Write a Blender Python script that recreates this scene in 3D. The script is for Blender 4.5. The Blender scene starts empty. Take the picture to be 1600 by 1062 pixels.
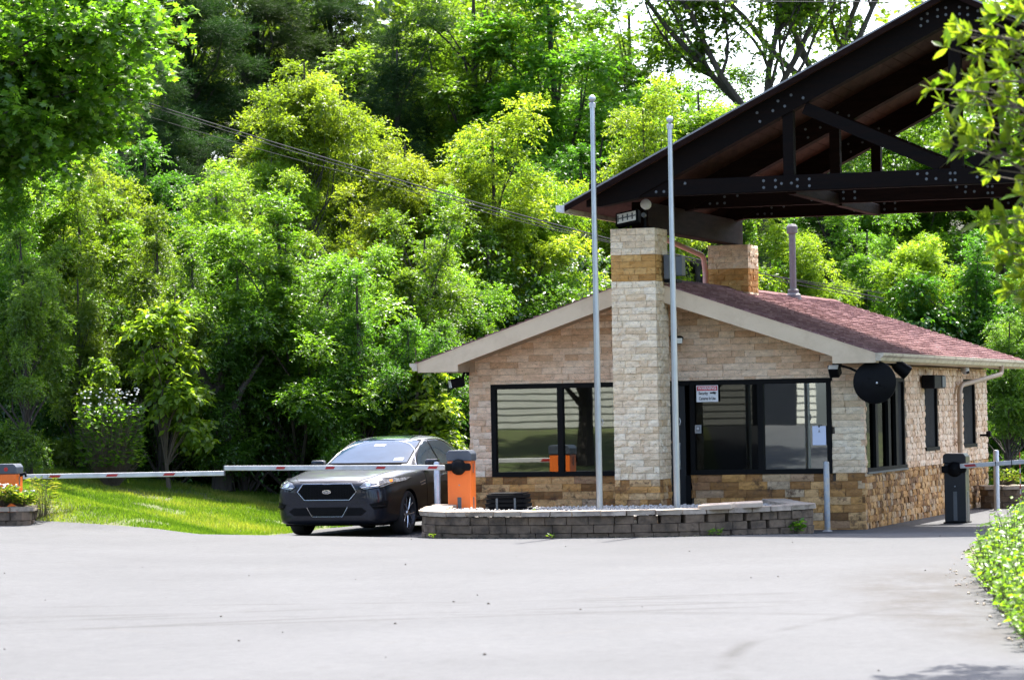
import bpy, bmesh, math, random
import numpy as np
from mathutils import Vector, Matrix, Euler, geometry
from mathutils.bvhtree import BVHTree
random.seed(7); np.random.seed(7)
R = math.radians
sc = bpy.context.scene
C = sc.collection

# ------------------------------------------------------------------ camera
F = 5000.0; CX, CY = 800.0, 531.0; EYE = 1.9
cam = bpy.data.cameras.new('camera'); camo = bpy.data.objects.new('camera', cam); C.objects.link(camo)
cam.sensor_width = 36.0; cam.lens = 36.0*F/1600.0
cam.clip_start = 0.5; cam.clip_end = 900
MC = Matrix.Rotation(R(90+1.26), 4, 'X') @ Matrix.Rotation(R(-1.03), 4, 'Z')
camo.matrix_world = Matrix.Translation((0, 0, EYE)) @ MC
cam.dof.use_dof = True; cam.dof.focus_distance = 48.0; cam.dof.aperture_fstop = 3.8
sc.camera = camo
def at(px, py, Y):
    d = MC.to_3x3() @ Vector(((px-CX)/F, -(py-CY)/F, -1.0))
    return Vector((0, 0, EYE)) + d*(Y/d.y)

# ------------------------------------------------------------------ frame of the gatehouse (u along front wall, v away)
TH = R(18.27); cc, ss = math.cos(TH), math.sin(TH); C0 = Vector((5.32, 48.6, 0))
def UV(u, v, z=0): return Vector((C0.x+cc*u+ss*v, C0.y-ss*u+cc*v, z))
def toUV(x, y):
    dx, dy = x-C0.x, y-C0.y
    return cc*dx-ss*dy, ss*dx+cc*dy

# ------------------------------------------------------------------ light
w = bpy.data.worlds.new("World"); sc.world = w; w.use_nodes = True
nt = w.node_tree; nt.nodes.clear()
SD = UV(0.02, 0.55, 1)-UV(0, 0, 0)           # towards the sun
SEL = math.atan2(SD.z, math.hypot(SD.x, SD.y)); SAZ = math.atan2(SD.x, SD.y)
sky = nt.nodes.new('ShaderNodeTexSky'); sky.sky_type = 'NISHITA'; sky.sun_disc = False
sky.sun_elevation = SEL; sky.sun_rotation = SAZ; sky.air_density = 0.8; sky.dust_density = 3.0; sky.ozone_density = 0.5
bg = nt.nodes.new('ShaderNodeBackground'); bg.inputs[1].default_value = 0.125
wo = nt.nodes.new('ShaderNodeOutputWorld'); nt.links.new(sky.outputs[0], bg.inputs[0]); nt.links.new(bg.outputs[0], wo.inputs[0])
sl = bpy.data.lights.new('sun', 'SUN'); sl.energy = 3.2; sl.angle = R(0.53); sl.color = (1.0, 0.965, 0.90)
so = bpy.data.objects.new('sun', sl); C.objects.link(so)
so.rotation_euler = SD.to_track_quat('Z', 'Y').to_euler(); so.location = (0, 30, 40)
sc.view_settings.view_transform = 'Standard'; sc.view_settings.look = 'None'
sc.view_settings.exposure = 2.48; sc.view_settings.gamma = 1.0
sc.view_settings.use_curve_mapping = False
sc.render.engine = 'CYCLES'
cy = sc.cycles; cy.max_bounces = 7; cy.diffuse_bounces = 4; cy.glossy_bounces = 3; cy.transmission_bounces = 4; cy.transparent_max_bounces = 6
cy.caustics_reflective = False; cy.caustics_refractive = False; cy.sample_clamp_indirect = 6.0

# ------------------------------------------------------------------ tagging helpers
def tag(o, label=None, cat=None, group=None, kind=None):
    if label: o['label'] = label
    if cat: o['category'] = cat
    if group: o['group'] = group
    if kind: o['kind'] = kind
    return o
def thing(name, label, cat, loc=(0, 0, 0), rz=0.0, group=None):
    o = bpy.data.objects.new(name, None); C.objects.link(o); o.empty_display_size = .2
    o.location = loc; o.rotation_euler = (0, 0, rz)
    return tag(o, label, cat, group)
def link(name, me, mat=None, parent=None):
    o = bpy.data.objects.new(name, me); C.objects.link(o)
    if mat is not None and len(me.materials) == 0: me.materials.append(mat)
    if parent: o.parent = parent
    return o

class MB:
    """collects simple solids and links them as one mesh"""
    def __init__(s): s.v = []; s.f = []
    def add(s, vs, fs):
        n = len(s.v); s.v += [tuple(p) for p in vs]; s.f += [tuple(n+i for i in f) for f in fs]; return s
    def box(s, x0, x1, y0, y1, z0, z1, M=None):
        vs = [Vector(p) for p in ((x0,y0,z0),(x1,y0,z0),(x1,y1,z0),(x0,y1,z0),(x0,y0,z1),(x1,y0,z1),(x1,y1,z1),(x0,y1,z1))]
        if M: vs = [M @ p for p in vs]
        return s.add(vs, [(0,3,2,1),(4,5,6,7),(0,1,5,4),(1,2,6,5),(2,3,7,6),(3,0,4,7)])
    def prism(s, poly, a, b, axis='y', M=None):
        n = len(poly)
        def P(p, t): return Vector({'y': (p[0], t, p[1]), 'z': (p[0], p[1], t), 'x': (t, p[0], p[1])}[axis])
        vs = [P(p, a) for p in poly]+[P(p, b) for p in poly]
        if M: vs = [M @ p for p in vs]
        fs = [tuple(range(n-1, -1, -1)), tuple(range(n, 2*n))]+[(i, (i+1) % n, n+(i+1) % n, n+i) for i in range(n)]
        return s.add(vs, fs)
    def tube(s, pts, rs, n=8, cap=True):
        pts = [Vector(p) for p in pts]
        if not hasattr(rs, '__len__'): rs = [rs]*len(pts)
        vs = []; ref = None
        for i, p in enumerate(pts):
            d = (pts[min(i+1, len(pts)-1)]-pts[max(i-1, 0)]).normalized()
            if ref is None: ref = d.orthogonal().normalized()
            a = (ref-d*ref.dot(d)).normalized(); ref = a; b = d.cross(a)
            for k in range(n):
                t = 2*math.pi*k/n; vs.append(p+(a*math.cos(t)+b*math.sin(t))*rs[i])
        fs = []
        for i in range(len(pts)-1):
            for k in range(n):
                fs.append((i*n+k, i*n+(k+1) % n, (i+1)*n+(k+1) % n, (i+1)*n+k))
        if cap: fs += [tuple(range(n-1, -1, -1)), tuple(range((len(pts)-1)*n, len(pts)*n))]
        return s.add(vs, fs)
    def lathe(s, prof, n=16, M=None):
        vs = []; m = len(prof)
        for k in range(n):
            t = 2*math.pi*k/n
            for r, z in prof: vs.append(Vector((r*math.cos(t), r*math.sin(t), z)))
        if M: vs = [M @ p for p in vs]
        fs = [(k*m+i, ((k+1) % n)*m+i, ((k+1) % n)*m+i+1, k*m+i+1) for k in range(n) for i in range(m-1)]
        return s.add(vs, fs)
    def mesh(s, name='m', bevel=0, seg=1, smooth=False):
        me = bpy.data.meshes.new(name); me.from_pydata(s.v, [], s.f)
        bm = bmesh.new(); bm.from_mesh(me)
        if bevel: bmesh.ops.bevel(bm, geom=[e for e in bm.edges if len(e.link_faces) == 2 and e.calc_face_angle(0) > .5], offset=bevel, segments=seg, profile=.5, affect='EDGES')
        bmesh.ops.recalc_face_normals(bm, faces=bm.faces); bm.to_mesh(me); bm.free()
        if smooth:
            me.polygons.foreach_set('use_smooth', [True]*len(me.polygons)); me.set_sharp_from_angle(angle=R(35))
        return me
    def build(s, name, mat, parent=None, bevel=0, seg=1, smooth=False):
        return link(name, s.mesh(name, bevel, seg, smooth), mat, parent)

def npmesh(name, V, faces_flat, nper, mat, attrs=None):
    """fast mesh from numpy arrays; all faces have nper corners"""
    me = bpy.data.meshes.new(name)
    me.vertices.add(len(V)); me.vertices.foreach_set('co', np.asarray(V, dtype=np.float32).ravel())
    nf = len(faces_flat)//nper
    me.loops.add(nf*nper); me.loops.foreach_set('vertex_index', np.asarray(faces_flat, dtype=np.int32))
    me.polygons.add(nf); me.polygons.foreach_set('loop_start', np.arange(0, nf*nper, nper, dtype=np.int32))
    for k, a in (attrs or {}).items():
        at_ = me.attributes.new(k, 'FLOAT', 'POINT'); at_.data.foreach_set('value', np.asarray(a, dtype=np.float32))
    me.update(calc_edges=True)
    if mat: me.materials.append(mat)
    return me

# ------------------------------------------------------------------ materials
def nodes(name):
    m = bpy.data.materials.new(name); m.use_nodes = True; t = m.node_tree; t.nodes.clear()
    return m, t, t.nodes.new('ShaderNodeOutputMaterial')
def ramp(t, stops, interp='LINEAR'):
    r = t.nodes.new('ShaderNodeValToRGB'); cr = r.color_ramp; cr.interpolation = interp
    while len(cr.elements) < len(stops): cr.elements.new(.5)
    for e, (p, c) in zip(cr.elements, stops): e.position = p; e.color = (*c, 1)
    return r
def noise(t, scale, detail=4, rough=.6, vec=None, sxyz=None):
    n = t.nodes.new('ShaderNodeTexNoise'); n.inputs['Scale'].default_value = scale
    n.inputs['Detail'].default_value = detail; n.inputs['Roughness'].default_value = rough
    if vec is None:
        g = t.nodes.new('ShaderNodeNewGeometry'); vec = g.outputs['Position']
    if sxyz:
        mp = t.nodes.new('ShaderNodeMapping'); mp.inputs['Scale'].default_value = sxyz; t.links.new(vec, mp.inputs[0]); vec = mp.outputs[0]
    t.links.new(vec, n.inputs['Vector']); return n
def mixc(t, a, b, fac, mode='MIX'):
    m = t.nodes.new('ShaderNodeMix'); m.data_type = 'RGBA'; m.blend_type = mode
    for s, x in ((m.inputs[6], a), (m.inputs[7], b), (m.inputs[0], fac)):
        if hasattr(x, 'links'): t.links.new(x, s)
        elif hasattr(x, '__len__'): s.default_value = (*x, 1)
        else: s.default_value = x
    return m.outputs[2]
def bump(t, h, strength=.3, dist=.01):
    b = t.nodes.new('ShaderNodeBump'); b.inputs['Strength'].default_value = strength; b.inputs['Distance'].default_value = dist
    t.links.new(h, b.inputs['Height']); return b.outputs[0]
def surf(name, c1, c2=None, rough=.6, metal=0, nscale=6, bscale=60, bstr=.15, bdist=.004, spec=.5, coat=0, sxyz=None, dirt=None, dscale=1.5):
    m, t, out = nodes(name); p = t.nodes.new('ShaderNodeBsdfPrincipled')
    n = noise(t, nscale, 5, .65, sxyz=sxyz)
    c2 = c2 or tuple(x*.8 for x in c1)
    r = ramp(t, [(.32, c1), (.68, c2)]); t.links.new(n.outputs[0], r.inputs[0]); col = r.outputs[0]
    if dirt:
        n3 = noise(t, dscale, 6, .7); r3 = ramp(t, [(.48, (0, 0, 0)), (.62, (1, 1, 1))]); t.links.new(n3.outputs[0], r3.inputs[0])
        col = mixc(t, col, dirt, r3.outputs[0])
    t.links.new(col, p.inputs['Base Color'])
    mr = t.nodes.new('ShaderNodeMapRange'); mr.inputs[3].default_value = max(0.02, rough-.08); mr.inputs[4].default_value = min(1, rough+.1)
    t.links.new(n.outputs[0], mr.inputs[0]); t.links.new(mr.outputs[0], p.inputs['Roughness'])
    p.inputs['Metallic'].default_value = metal; p.inputs['Specular IOR Level'].default_value = spec
    p.inputs['Coat Weight'].default_value = coat; p.inputs['Coat Roughness'].default_value = .04
    if bstr:
        n2 = noise(t, bscale, 3, .6, sxyz=sxyz); t.links.new(bump(t, n2.outputs[0], bstr, bdist), p.inputs['Normal'])
    t.links.new(p.outputs[0], out.inputs[0]); return m
def stone(name, stops, attr=False, pit=(.10, .07, .045), vein=None):
    m, t, out = nodes(name); p = t.nodes.new('ShaderNodeBsdfPrincipled')
    if attr: a = t.nodes.new('ShaderNodeAttribute'); a.attribute_name = 'rnd'; rnd = a.outputs['Fac']
    else: a = t.nodes.new('ShaderNodeObjectInfo'); rnd = a.outputs['Random']
    r = ramp(t, stops); t.links.new(rnd, r.inputs[0])
    n = noise(t, 9, 6, .7, sxyz=(1, 1, 2.2)); rn = ramp(t, [(.3, (.72, .69, .66)), (.7, (1.2, 1.18, 1.14))]); t.links.new(n.outputs[0], rn.inputs[0])
    c = mixc(t, r.outputs[0], rn.outputs[0], 1.0, 'MULTIPLY')
    if vein:
        n4 = noise(t, 5.5, 5, .75); r4 = ramp(t, [(.52, (0, 0, 0)), (.66, (1, 1, 1))]); t.links.new(n4.outputs[0], r4.inputs[0])
        c = mixc(t, c, vein, r4.outputs[0])
    n2 = noise(t, 48, 3, .6, sxyz=(1, 1, 1.6)); r2 = ramp(t, [(.62, (0, 0, 0)), (.70, (1, 1, 1))]); t.links.new(n2.outputs[0], r2.inputs[0])
    c = mixc(t, c, pit, r2.outputs[0])
    t.links.new(c, p.inputs['Base Color']); p.inputs['Roughness'].default_value = .8; p.inputs['Specular IOR Level'].default_value = .3
    n3 = noise(t, 26, 5, .7); t.links.new(bump(t, n3.outputs[0], .8, .02), p.inputs['Normal'])
    t.links.new(p.outputs[0], out.inputs[0]); return m
def leafmat(name, dark, mid, lite, trans=.5, tcol=None, gloss=.12, grough=.35):
    m, t, out = nodes(name)
    a = t.nodes.new('ShaderNodeAttribute'); a.attribute_name = 'rnd'
    oi = t.nodes.new('ShaderNodeObjectInfo')
    r = ramp(t, [(0, dark), (.5, mid), (1, lite)]); t.links.new(a.outputs['Fac'], r.inputs[0])
    hs = t.nodes.new('ShaderNodeHueSaturation'); t.links.new(r.outputs[0], hs.inputs['Color'])
    mr = t.nodes.new('ShaderNodeMapRange'); mr.inputs[3].default_value = .476; mr.inputs[4].default_value = .516; t.links.new(oi.outputs['Random'], mr.inputs[0]); t.links.new(mr.outputs[0], hs.inputs['Hue'])
    mv = t.nodes.new('ShaderNodeMapRange'); mv.inputs[3].default_value = .78; mv.inputs[4].default_value = 1.28
    mm = t.nodes.new('ShaderNodeMath'); mm.operation = 'FRACT'; m2 = t.nodes.new('ShaderNodeMath'); m2.operation = 'MULTIPLY'; m2.inputs[1].default_value = 7.31
    t.links.new(oi.outputs['Random'], m2.inputs[0]); t.links.new(m2.outputs[0], mm.inputs[0]); t.links.new(mm.outputs[0], mv.inputs[0]); t.links.new(mv.outputs[0], hs.inputs['Value'])
    d = t.nodes.new('ShaderNodeBsdfDiffuse'); t.links.new(hs.outputs[0], d.inputs[0])
    tr = t.nodes.new('ShaderNodeBsdfTranslucent')
    tc = mixc(t, hs.outputs[0], tcol or (2.6, 2.5, .9), 1.0, 'MULTIPLY'); t.links.new(tc, tr.inputs[0])
    m1 = t.nodes.new('ShaderNodeMixShader'); m1.inputs[0].default_value = trans; t.links.new(d.outputs[0], m1.inputs[1]); t.links.new(tr.outputs[0], m1.inputs[2])
    g = t.nodes.new('ShaderNodeBsdfGlossy'); g.inputs['Roughness'].default_value = grough; g.inputs[0].default_value = (1, 1, 1, 1)
    m3 = t.nodes.new('ShaderNodeMixShader'); m3.inputs[0].default_value = gloss; t.links.new(m1.outputs[0], m3.inputs[1]); t.links.new(g.outputs[0], m3.inputs[2])
    t.links.new(m3.outputs[0], out.inputs[0]); return m
def glassmat(name, refl, tint, rough=.01, wob=0.0):
    m, t, out = nodes(name)
    tr = t.nodes.new('ShaderNodeBsdfTransparent'); tr.inputs[0].default_value = (*tint, 1)
    g = t.nodes.new('ShaderNodeBsdfGlossy'); g.inputs['Roughness'].default_value = rough; g.inputs[0].default_value = (.93, 1, .98, 1)
    if wob:
        n = noise(t, 2.2, 1, .5); b = bump(t, n.outputs[0], wob, .02); t.links.new(b, g.inputs['Normal'])
    mx = t.nodes.new('ShaderNodeMixShader'); mx.inputs[0].default_value = refl
    t.links.new(tr.outputs[0], mx.inputs[1]); t.links.new(g.outputs[0], mx.inputs[2]); t.links.new(mx.outputs[0], out.inputs[0]); return m

BEIGE = [(0, (.64, .42, .26)), (.25, (.80, .57, .39)), (.5, (.86, .65, .47)), (.8, (.88, .71, .54)), (1, (.72, .48, .30))]
GREYB = [(0, (.68, .52, .34)), (.3, (.80, .64, .45)), (.6, (.84, .70, .50)), (.85, (.86, .74, .56)), (1, (.74, .56, .36))]
GOLD = [(0, (.17, .085, .03)), (.2, (.36, .18, .06)), (.45, (.58, .31, .10)), (.7, (.62, .38, .17)), (.9, (.50, .38, .25)), (1, (.30, .13, .04))]
GOLDB = [(0, (.40, .20, .055)), (.3, (.55, .30, .09)), (.6, (.62, .38, .14)), (1, (.48, .24, .07))]
M = dict(
 beige=stone('travertine beige', BEIGE), gold=stone('travertine gold', GOLD, vein=(.10, .055, .03)), grey=stone('travertine pale', GREYB), goldb=stone('travertine bright gold', GOLDB),
 beige_a=stone('travertine beige joined', BEIGE, True), gold_a=stone('travertine gold joined', GOLD, True, vein=(.13, .07, .035)), grey_a=stone('travertine pale joined', GREYB, True),
 mortar=surf('mortar', (.16, .13, .10), (.11, .09, .07), .9),
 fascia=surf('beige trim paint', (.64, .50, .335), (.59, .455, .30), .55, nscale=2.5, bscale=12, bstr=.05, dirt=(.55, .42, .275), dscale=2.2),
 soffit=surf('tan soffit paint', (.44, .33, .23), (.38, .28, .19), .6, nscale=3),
 black=surf('black window frame', (.005, .005, .005), (.007, .007, .007), .6, bstr=.02, spec=.1),
 blackp=surf('black plastic', (.0035, .0035, .004), (.006, .006, .007), .55, bstr=.08, spec=.1),
 screen=surf('dark insect screen', (.018, .020, .021), (.014, .015, .016), .8, spec=.1, bscale=500, bstr=.3),
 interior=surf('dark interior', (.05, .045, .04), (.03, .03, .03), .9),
 door=surf('dark door paint', (.014, .017, .018), (.011, .013, .015), .45, bstr=.03),
 timber=surf('dark stained timber', (.016, .0065, .0045), (.007, .0032, .0025), .7, spec=.06, nscale=3, bscale=30, bstr=.4, bdist=.008, sxyz=(.6, .6, 5)),
 timberw=surf('weathered dark timber', (.0042, .0034, .0034), (.008, .0048, .0040), .7, spec=.06, nscale=3, bscale=30, bstr=.4, bdist=.008, sxyz=(.6, .6, 5)),
 plank=surf('brown stained plank', (.055, .023, .012), (.030, .013, .008), .7, spec=.15, nscale=2.5, bscale=25, bstr=.3, sxyz=(3, .5, 3)),
 drip=surf('grey drip edge', (.30, .28, .27), (.22, .21, .20), .5, metal=.3),
 white=surf('white paint', (.66, .65, .63), (.58, .57, .55), .45, bstr=.05, dirt=(.5, .48, .44), dscale=6),
 armw=surf('barrier arm white', (.60, .59, .58), (.52, .51, .50), .4, bstr=.04, dirt=(.48, .465, .45), dscale=4),
 red=surf('red reflector', (.45, .02, .02), (.35, .012, .015), .35, bstr=0),
 orange=surf('orange barrier paint', (.85, .17, .022), (.80, .15, .018), .42, nscale=3, bscale=40, bstr=.04, coat=.15, dirt=(.80, .17, .03), dscale=3),
 slate=surf('slate blue cap', (.055, .065, .085), (.07, .08, .10), .4, bstr=.05),
 cabk=surf('black cabinet paint', (.009, .011, .015), (.013, .015, .020), .36, bstr=.05, spec=.3, coat=.1),
 galv=surf('galvanised steel', (.55, .56, .58), (.42, .43, .45), .45, metal=.75, nscale=14, bstr=.08),
 galvd=surf('dull galvanised steel', (.34, .36, .38), (.26, .28, .29), .5, metal=.6, nscale=14, bstr=.08, dirt=(.40, .36, .30), dscale=9),
 alu=surf('brushed aluminium pole', (.42, .44, .47), (.36, .38, .41), .30, metal=1.0, nscale=4, bstr=.03),
 gutter=surf('cream gutter', (.60, .52, .40), (.52, .44, .33), .45, nscale=3, bstr=.05, dirt=(.36, .29, .20), dscale=3.5),
 downp=surf('tan downspout', (.42, .30, .20), (.36, .26, .17), .5, bstr=.05),
 pinkp=surf('faded pink downspout', (.60, .38, .33), (.52, .33, .28), .5, bstr=.05),
 boxg=surf('grey box', (.10, .11, .115), (.08, .085, .09), .5, bstr=.05),
 lens=surf('lamp lens', (.85, .84, .78), (.75, .74, .68), .25, bstr=0),
 block=surf('concrete wall block', (.205, .142, .092), (.110, .076, .050), .9, nscale=7, bscale=40, bstr=.7, bdist=.02, dirt=(.070, .050, .034), dscale=3.2),
 cap=surf('concrete cap stone', (.44, .36, .28), (.32, .255, .19), .85, nscale=8, bscale=60, bstr=.5, bdist=.01, dirt=(.24, .19, .15), dscale=5),
 ventm=surf('weathered vent metal', (.16, .145, .15), (.12, .108, .112), .55, nscale=14, bstr=.08),
 boltg=surf('zinc bolt', (.12, .125, .13), (.09, .095, .10), .5, metal=.4, bstr=0),
 tancap=surf('tan cap slab', (.62, .50, .38), (.50, .38, .28), .85, nscale=8, bscale=60, bstr=.5, bdist=.01),
 gravel=surf('white gravel', (.46, .43, .39), (.26, .24, .22), .85, nscale=22, bscale=70, bstr=.4),
 bark=surf('bark', (.060, .048, .038), (.030, .024, .019), .9, nscale=9, bscale=25, bstr=.8, bdist=.03, sxyz=(1, 1, .3)),
 barkl=surf('light twig bark', (.13, .10, .07), (.08, .06, .04), .85, nscale=9),
 rubber=surf('tyre rubber', (.012, .012, .012), (.018, .018, .018), .75, bstr=.1),
 rimd=surf('dark wheel metal', (.05, .05, .055), (.04, .04, .045), .3, metal=.7, bstr=0),
 rims=surf('machined wheel metal', (.62, .62, .64), (.55, .55, .57), .22, metal=.9, bstr=0),
 chrome=surf('chrome', (.80, .80, .82), (.74, .74, .76), .12, metal=1, bstr=0),
 paper=surf('paper notice', (.62, .66, .78), (.58, .62, .74), .7, bstr=.02),
 signw=surf('sign white', (.80, .79, .78), (.74, .73, .72), .5, bstr=.02),
 signr=surf('sign red', (.62, .03, .05), (.55, .03, .05), .5, bstr=.02),
 ink=surf('black print', (.015, .015, .015), (.02, .02, .02), .5, bstr=0),
 cable=surf('cable sheath', (.035, .035, .037), (.055, .055, .057), .7, spec=.15, bstr=0),
 siding=surf('cream lap siding', (.42, .41, .36), (.36, .35, .31), .6, nscale=2, bscale=30, bstr=.1),
 yellow=surf('yellow leaf', (.75, .80, .08), (.68, .72, .05), .5, bstr=0),
 flower=surf('white petals', (.70, .68, .62), (.6, .58, .5), .6, bstr=0),
)
# red-brown shingles
def shingle_mat(name, stops):
    m, t, out = nodes(name); p = t.nodes.new('ShaderNodeBsdfPrincipled')
    a = t.nodes.new('ShaderNodeAttribute'); a.attribute_name = 'rnd'
    r = ramp(t, stops); t.links.new(a.outputs['Fac'], r.inputs[0])
    n = noise(t, 90, 3, .8); rn = ramp(t, [(.3, (.65, .65, .65)), (.7, (1.35, 1.3, 1.3))]); t.links.new(n.outputs[0], rn.inputs[0])
    t.links.new(mixc(t, r.outputs[0], rn.outputs[0], 1, 'MULTIPLY'), p.inputs['Base Color']); p.inputs['Roughness'].default_value = .95
    p.inputs['Specular IOR Level'].default_value = .2
    t.links.new(bump(t, n.outputs[0], .6, .006), p.inputs['Normal']); t.links.new(p.outputs[0], out.inputs[0]); return m
M['shingle'] = shingle_mat('red shingles', [(0, (.13, .062, .060)), (.5, (.18, .095, .091)), (1, (.25, .145, .14))])
# asphalt: worn, pale, with stains, cracks and loose grit
def asphalt(name, base, dark, marks=True):
    m, t, out = nodes(name); p = t.nodes.new('ShaderNodeBsdfPrincipled')
    n1 = noise(t, .35, 6, .65); r1 = ramp(t, [(.35, base), (.70, tuple(x*.78 for x in base))]); t.links.new(n1.outputs[0], r1.inputs[0])
    n2 = noise(t, 130, 3, .7); r2 = ramp(t, [(.35, (.72, .72, .72)), (.65, (1.2, 1.2, 1.2))]); t.links.new(n2.outputs[0], r2.inputs[0])
    c = mixc(t, r1.outputs[0], r2.outputs[0], 1, 'MULTIPLY')
    n3 = noise(t, 1.3, 7, .75, sxyz=(1, .35, 1)); r3 = ramp(t, [(.60, (0, 0, 0)), (.72, (.55, .55, .55))]); t.links.new(n3.outputs[0], r3.inputs[0])
    c = mixc(t, c, dark, r3.outputs[0])
    g = t.nodes.new('ShaderNodeNewGeometry')
    nz = noise(t, 1.1, 4, .6); mx = t.nodes.new('ShaderNodeMix'); mx.data_type = 'VECTOR'; mx.inputs[0].default_value = .12
    t.links.new(g.outputs['Position'], mx.inputs[4]); t.links.new(nz.outputs['Color'], mx.inputs[5])
    vo = t.nodes.new('ShaderNodeTexVoronoi'); vo.feature = 'DISTANCE_TO_EDGE'; vo.inputs['Scale'].default_value = .22; t.links.new(mx.outputs[1], vo.inputs['Vector'])
    rv = ramp(t, [(.0, (.8, .8, .8)), (.0035, (0, 0, 0))]); t.links.new(vo.outputs['Distance'], rv.inputs[0])
    n5 = noise(t, .25, 2, .5); r5 = ramp(t, [(.5, (0, 0, 0)), (.6, (1, 1, 1))]); t.links.new(n5.outputs[0], r5.inputs[0])
    fac = mixc(t, rv.outputs[0], r5.outputs[0], 1, 'MULTIPLY')
    c = mixc(t, c, (.06, .055, .05), fac)
    if marks:
        def math_(op, a, b=None):
            q = t.nodes.new('ShaderNodeMath'); q.operation = op
            for s_, x_ in zip(q.inputs, (a, b)):
                if x_ is None: continue
                if hasattr(x_, 'links'): t.links.new(x_, s_)
                else: s_.default_value = x_
            return q.outputs[0]
        sep = t.nodes.new('ShaderNodeSeparateXYZ'); t.links.new(g.outputs['Position'], sep.inputs[0])
        tot = None
        for (mx_, my_, mr_, mw_) in ((6.0, 10.0, 19.2, .10), (6.3, 9.6, 20.9, .09), (-4.0, 13.0, 15.5, .07), (-3.8, 12.7, 17.1, .07), (-2.5, 14.2, 13.7, .05), (-9.0, 62.0, 34.0, .10), (-9.3, 62.4, 36.1, .09), (14.0, 21.0, 12.6, .11), (2.0, 80.0, 50.5, .07)):
            dx = math_('SUBTRACT', sep.outputs[0], mx_); dy = math_('SUBTRACT', sep.outputs[1], my_)
            d_ = math_('SQRT', math_('ADD', math_('MULTIPLY', dx, dx), math_('MULTIPLY', dy, dy)))
            k_ = math_('SUBTRACT', 1.0, math_('DIVIDE', math_('ABSOLUTE', math_('SUBTRACT', d_, mr_)), mw_)); k_ = math_('MAXIMUM', k_, 0.0)
            tot = k_ if tot is None else math_('MAXIMUM', tot, k_)
        n6 = noise(t, .5, 3, .6); r6 = ramp(t, [(.40, (0, 0, 0)), (.56, (.95, .95, .95))]); t.links.new(n6.outputs[0], r6.inputs[0])
        c = mixc(t, c, (.026, .025, .024), mixc(t, r6.outputs[0], tot, 1, 'MULTIPLY'))
        # dirt washed onto the road beside the shrub
        dx = math_('DIVIDE', math_('SUBTRACT', sep.outputs[0], 4.3), 1.5); dy = math_('DIVIDE', math_('SUBTRACT', sep.outputs[1], 27.5), 8.0)
        k_ = math_('MAXIMUM', math_('SUBTRACT', 1.0, math_('SQRT', math_('ADD', math_('MULTIPLY', dx, dx), math_('MULTIPLY', dy, dy)))), 0.0)
        n7 = noise(t, 1.8, 6, .75, sxyz=(1, .5, 1)); r7 = ramp(t, [(.38, (0, 0, 0)), (.60, (1, 1, 1))]); t.links.new(n7.outputs[0], r7.inputs[0])
        c = mixc(t, c, (.030, .025, .020), mixc(t, r7.outputs[0], math_('MINIMUM', math_('MULTIPLY', k_, 2.2), .85), 1, 'MULTIPLY'))
        n8 = noise(t, 7, 5, .8); r8 = ramp(t, [(.32, (.78, .78, .78)), (.68, (1.10, 1.10, 1.10))]); t.links.new(n8.outputs[0], r8.inputs[0]); c = mixc(t, c, r8.outputs[0], 1, 'MULTIPLY')
    t.links.new(c, p.inputs['Base Color']); p.inputs['Roughness'].default_value = .88; p.inputs['Specular IOR Level'].default_value = .35
    t.links.new(bump(t, n2.outputs[0], .5, .006), p.inputs['Normal']); t.links.new(p.outputs[0], out.inputs[0]); return m
M['asphalt'] = asphalt('pale worn asphalt', (.067, .0675, .0705), (.040, .038, .037))
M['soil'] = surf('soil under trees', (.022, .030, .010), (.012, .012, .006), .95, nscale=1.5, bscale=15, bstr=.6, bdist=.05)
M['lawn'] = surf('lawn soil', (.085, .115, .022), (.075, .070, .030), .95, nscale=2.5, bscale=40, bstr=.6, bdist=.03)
LF = dict(
 lime=leafmat('lime leaves', (.062, .110, .012), (.104, .168, .018), (.168, .230, .032), .55, tcol=(2.4, 2.4, .8), gloss=.02),
 green=leafmat('mid green leaves', (.040, .092, .010), (.074, .148, .016), (.122, .200, .028), .52, tcol=(2.35, 2.45, .8), gloss=.028),
 deep=leafmat('deep green leaves', (.030, .072, .011), (.052, .112, .015), (.085, .155, .022), .47, tcol=(2.1, 2.5, .8), gloss=.022),
 pine=leafmat('pine needles', (.010, .026, .009), (.018, .040, .012), (.034, .058, .018), .28, tcol=(1.6, 1.9, .8), gloss=.01, grough=.5),
 maple=leafmat('maple leaves', (.034, .088, .010), (.060, .132, .014), (.105, .190, .022), .52, tcol=(2.2, 2.5, .8), gloss=.025),
 big=leafmat('broad glossy leaves', (.045, .095, .010), (.072, .135, .013), (.120, .190, .022), .5, gloss=.015, grough=.3),
 shade=leafmat('shaded undergrowth leaves', (.014, .040, .007), (.027, .068, .010), (.055, .105, .016), .38, gloss=.02),  # darker copy of the undergrowth leaves, woodland shade put into the colour
 grass=leafmat('grass blades', (.034, .074, .008), (.088, .145, .014), (.21, .215, .045), .42, gloss=.01, tcol=(2.1, 2.2, .8)),
 ivy=leafmat('undergrowth leaves', (.022, .060, .010), (.042, .10, .014), (.078, .145, .02), .42, gloss=.04),
)

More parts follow.
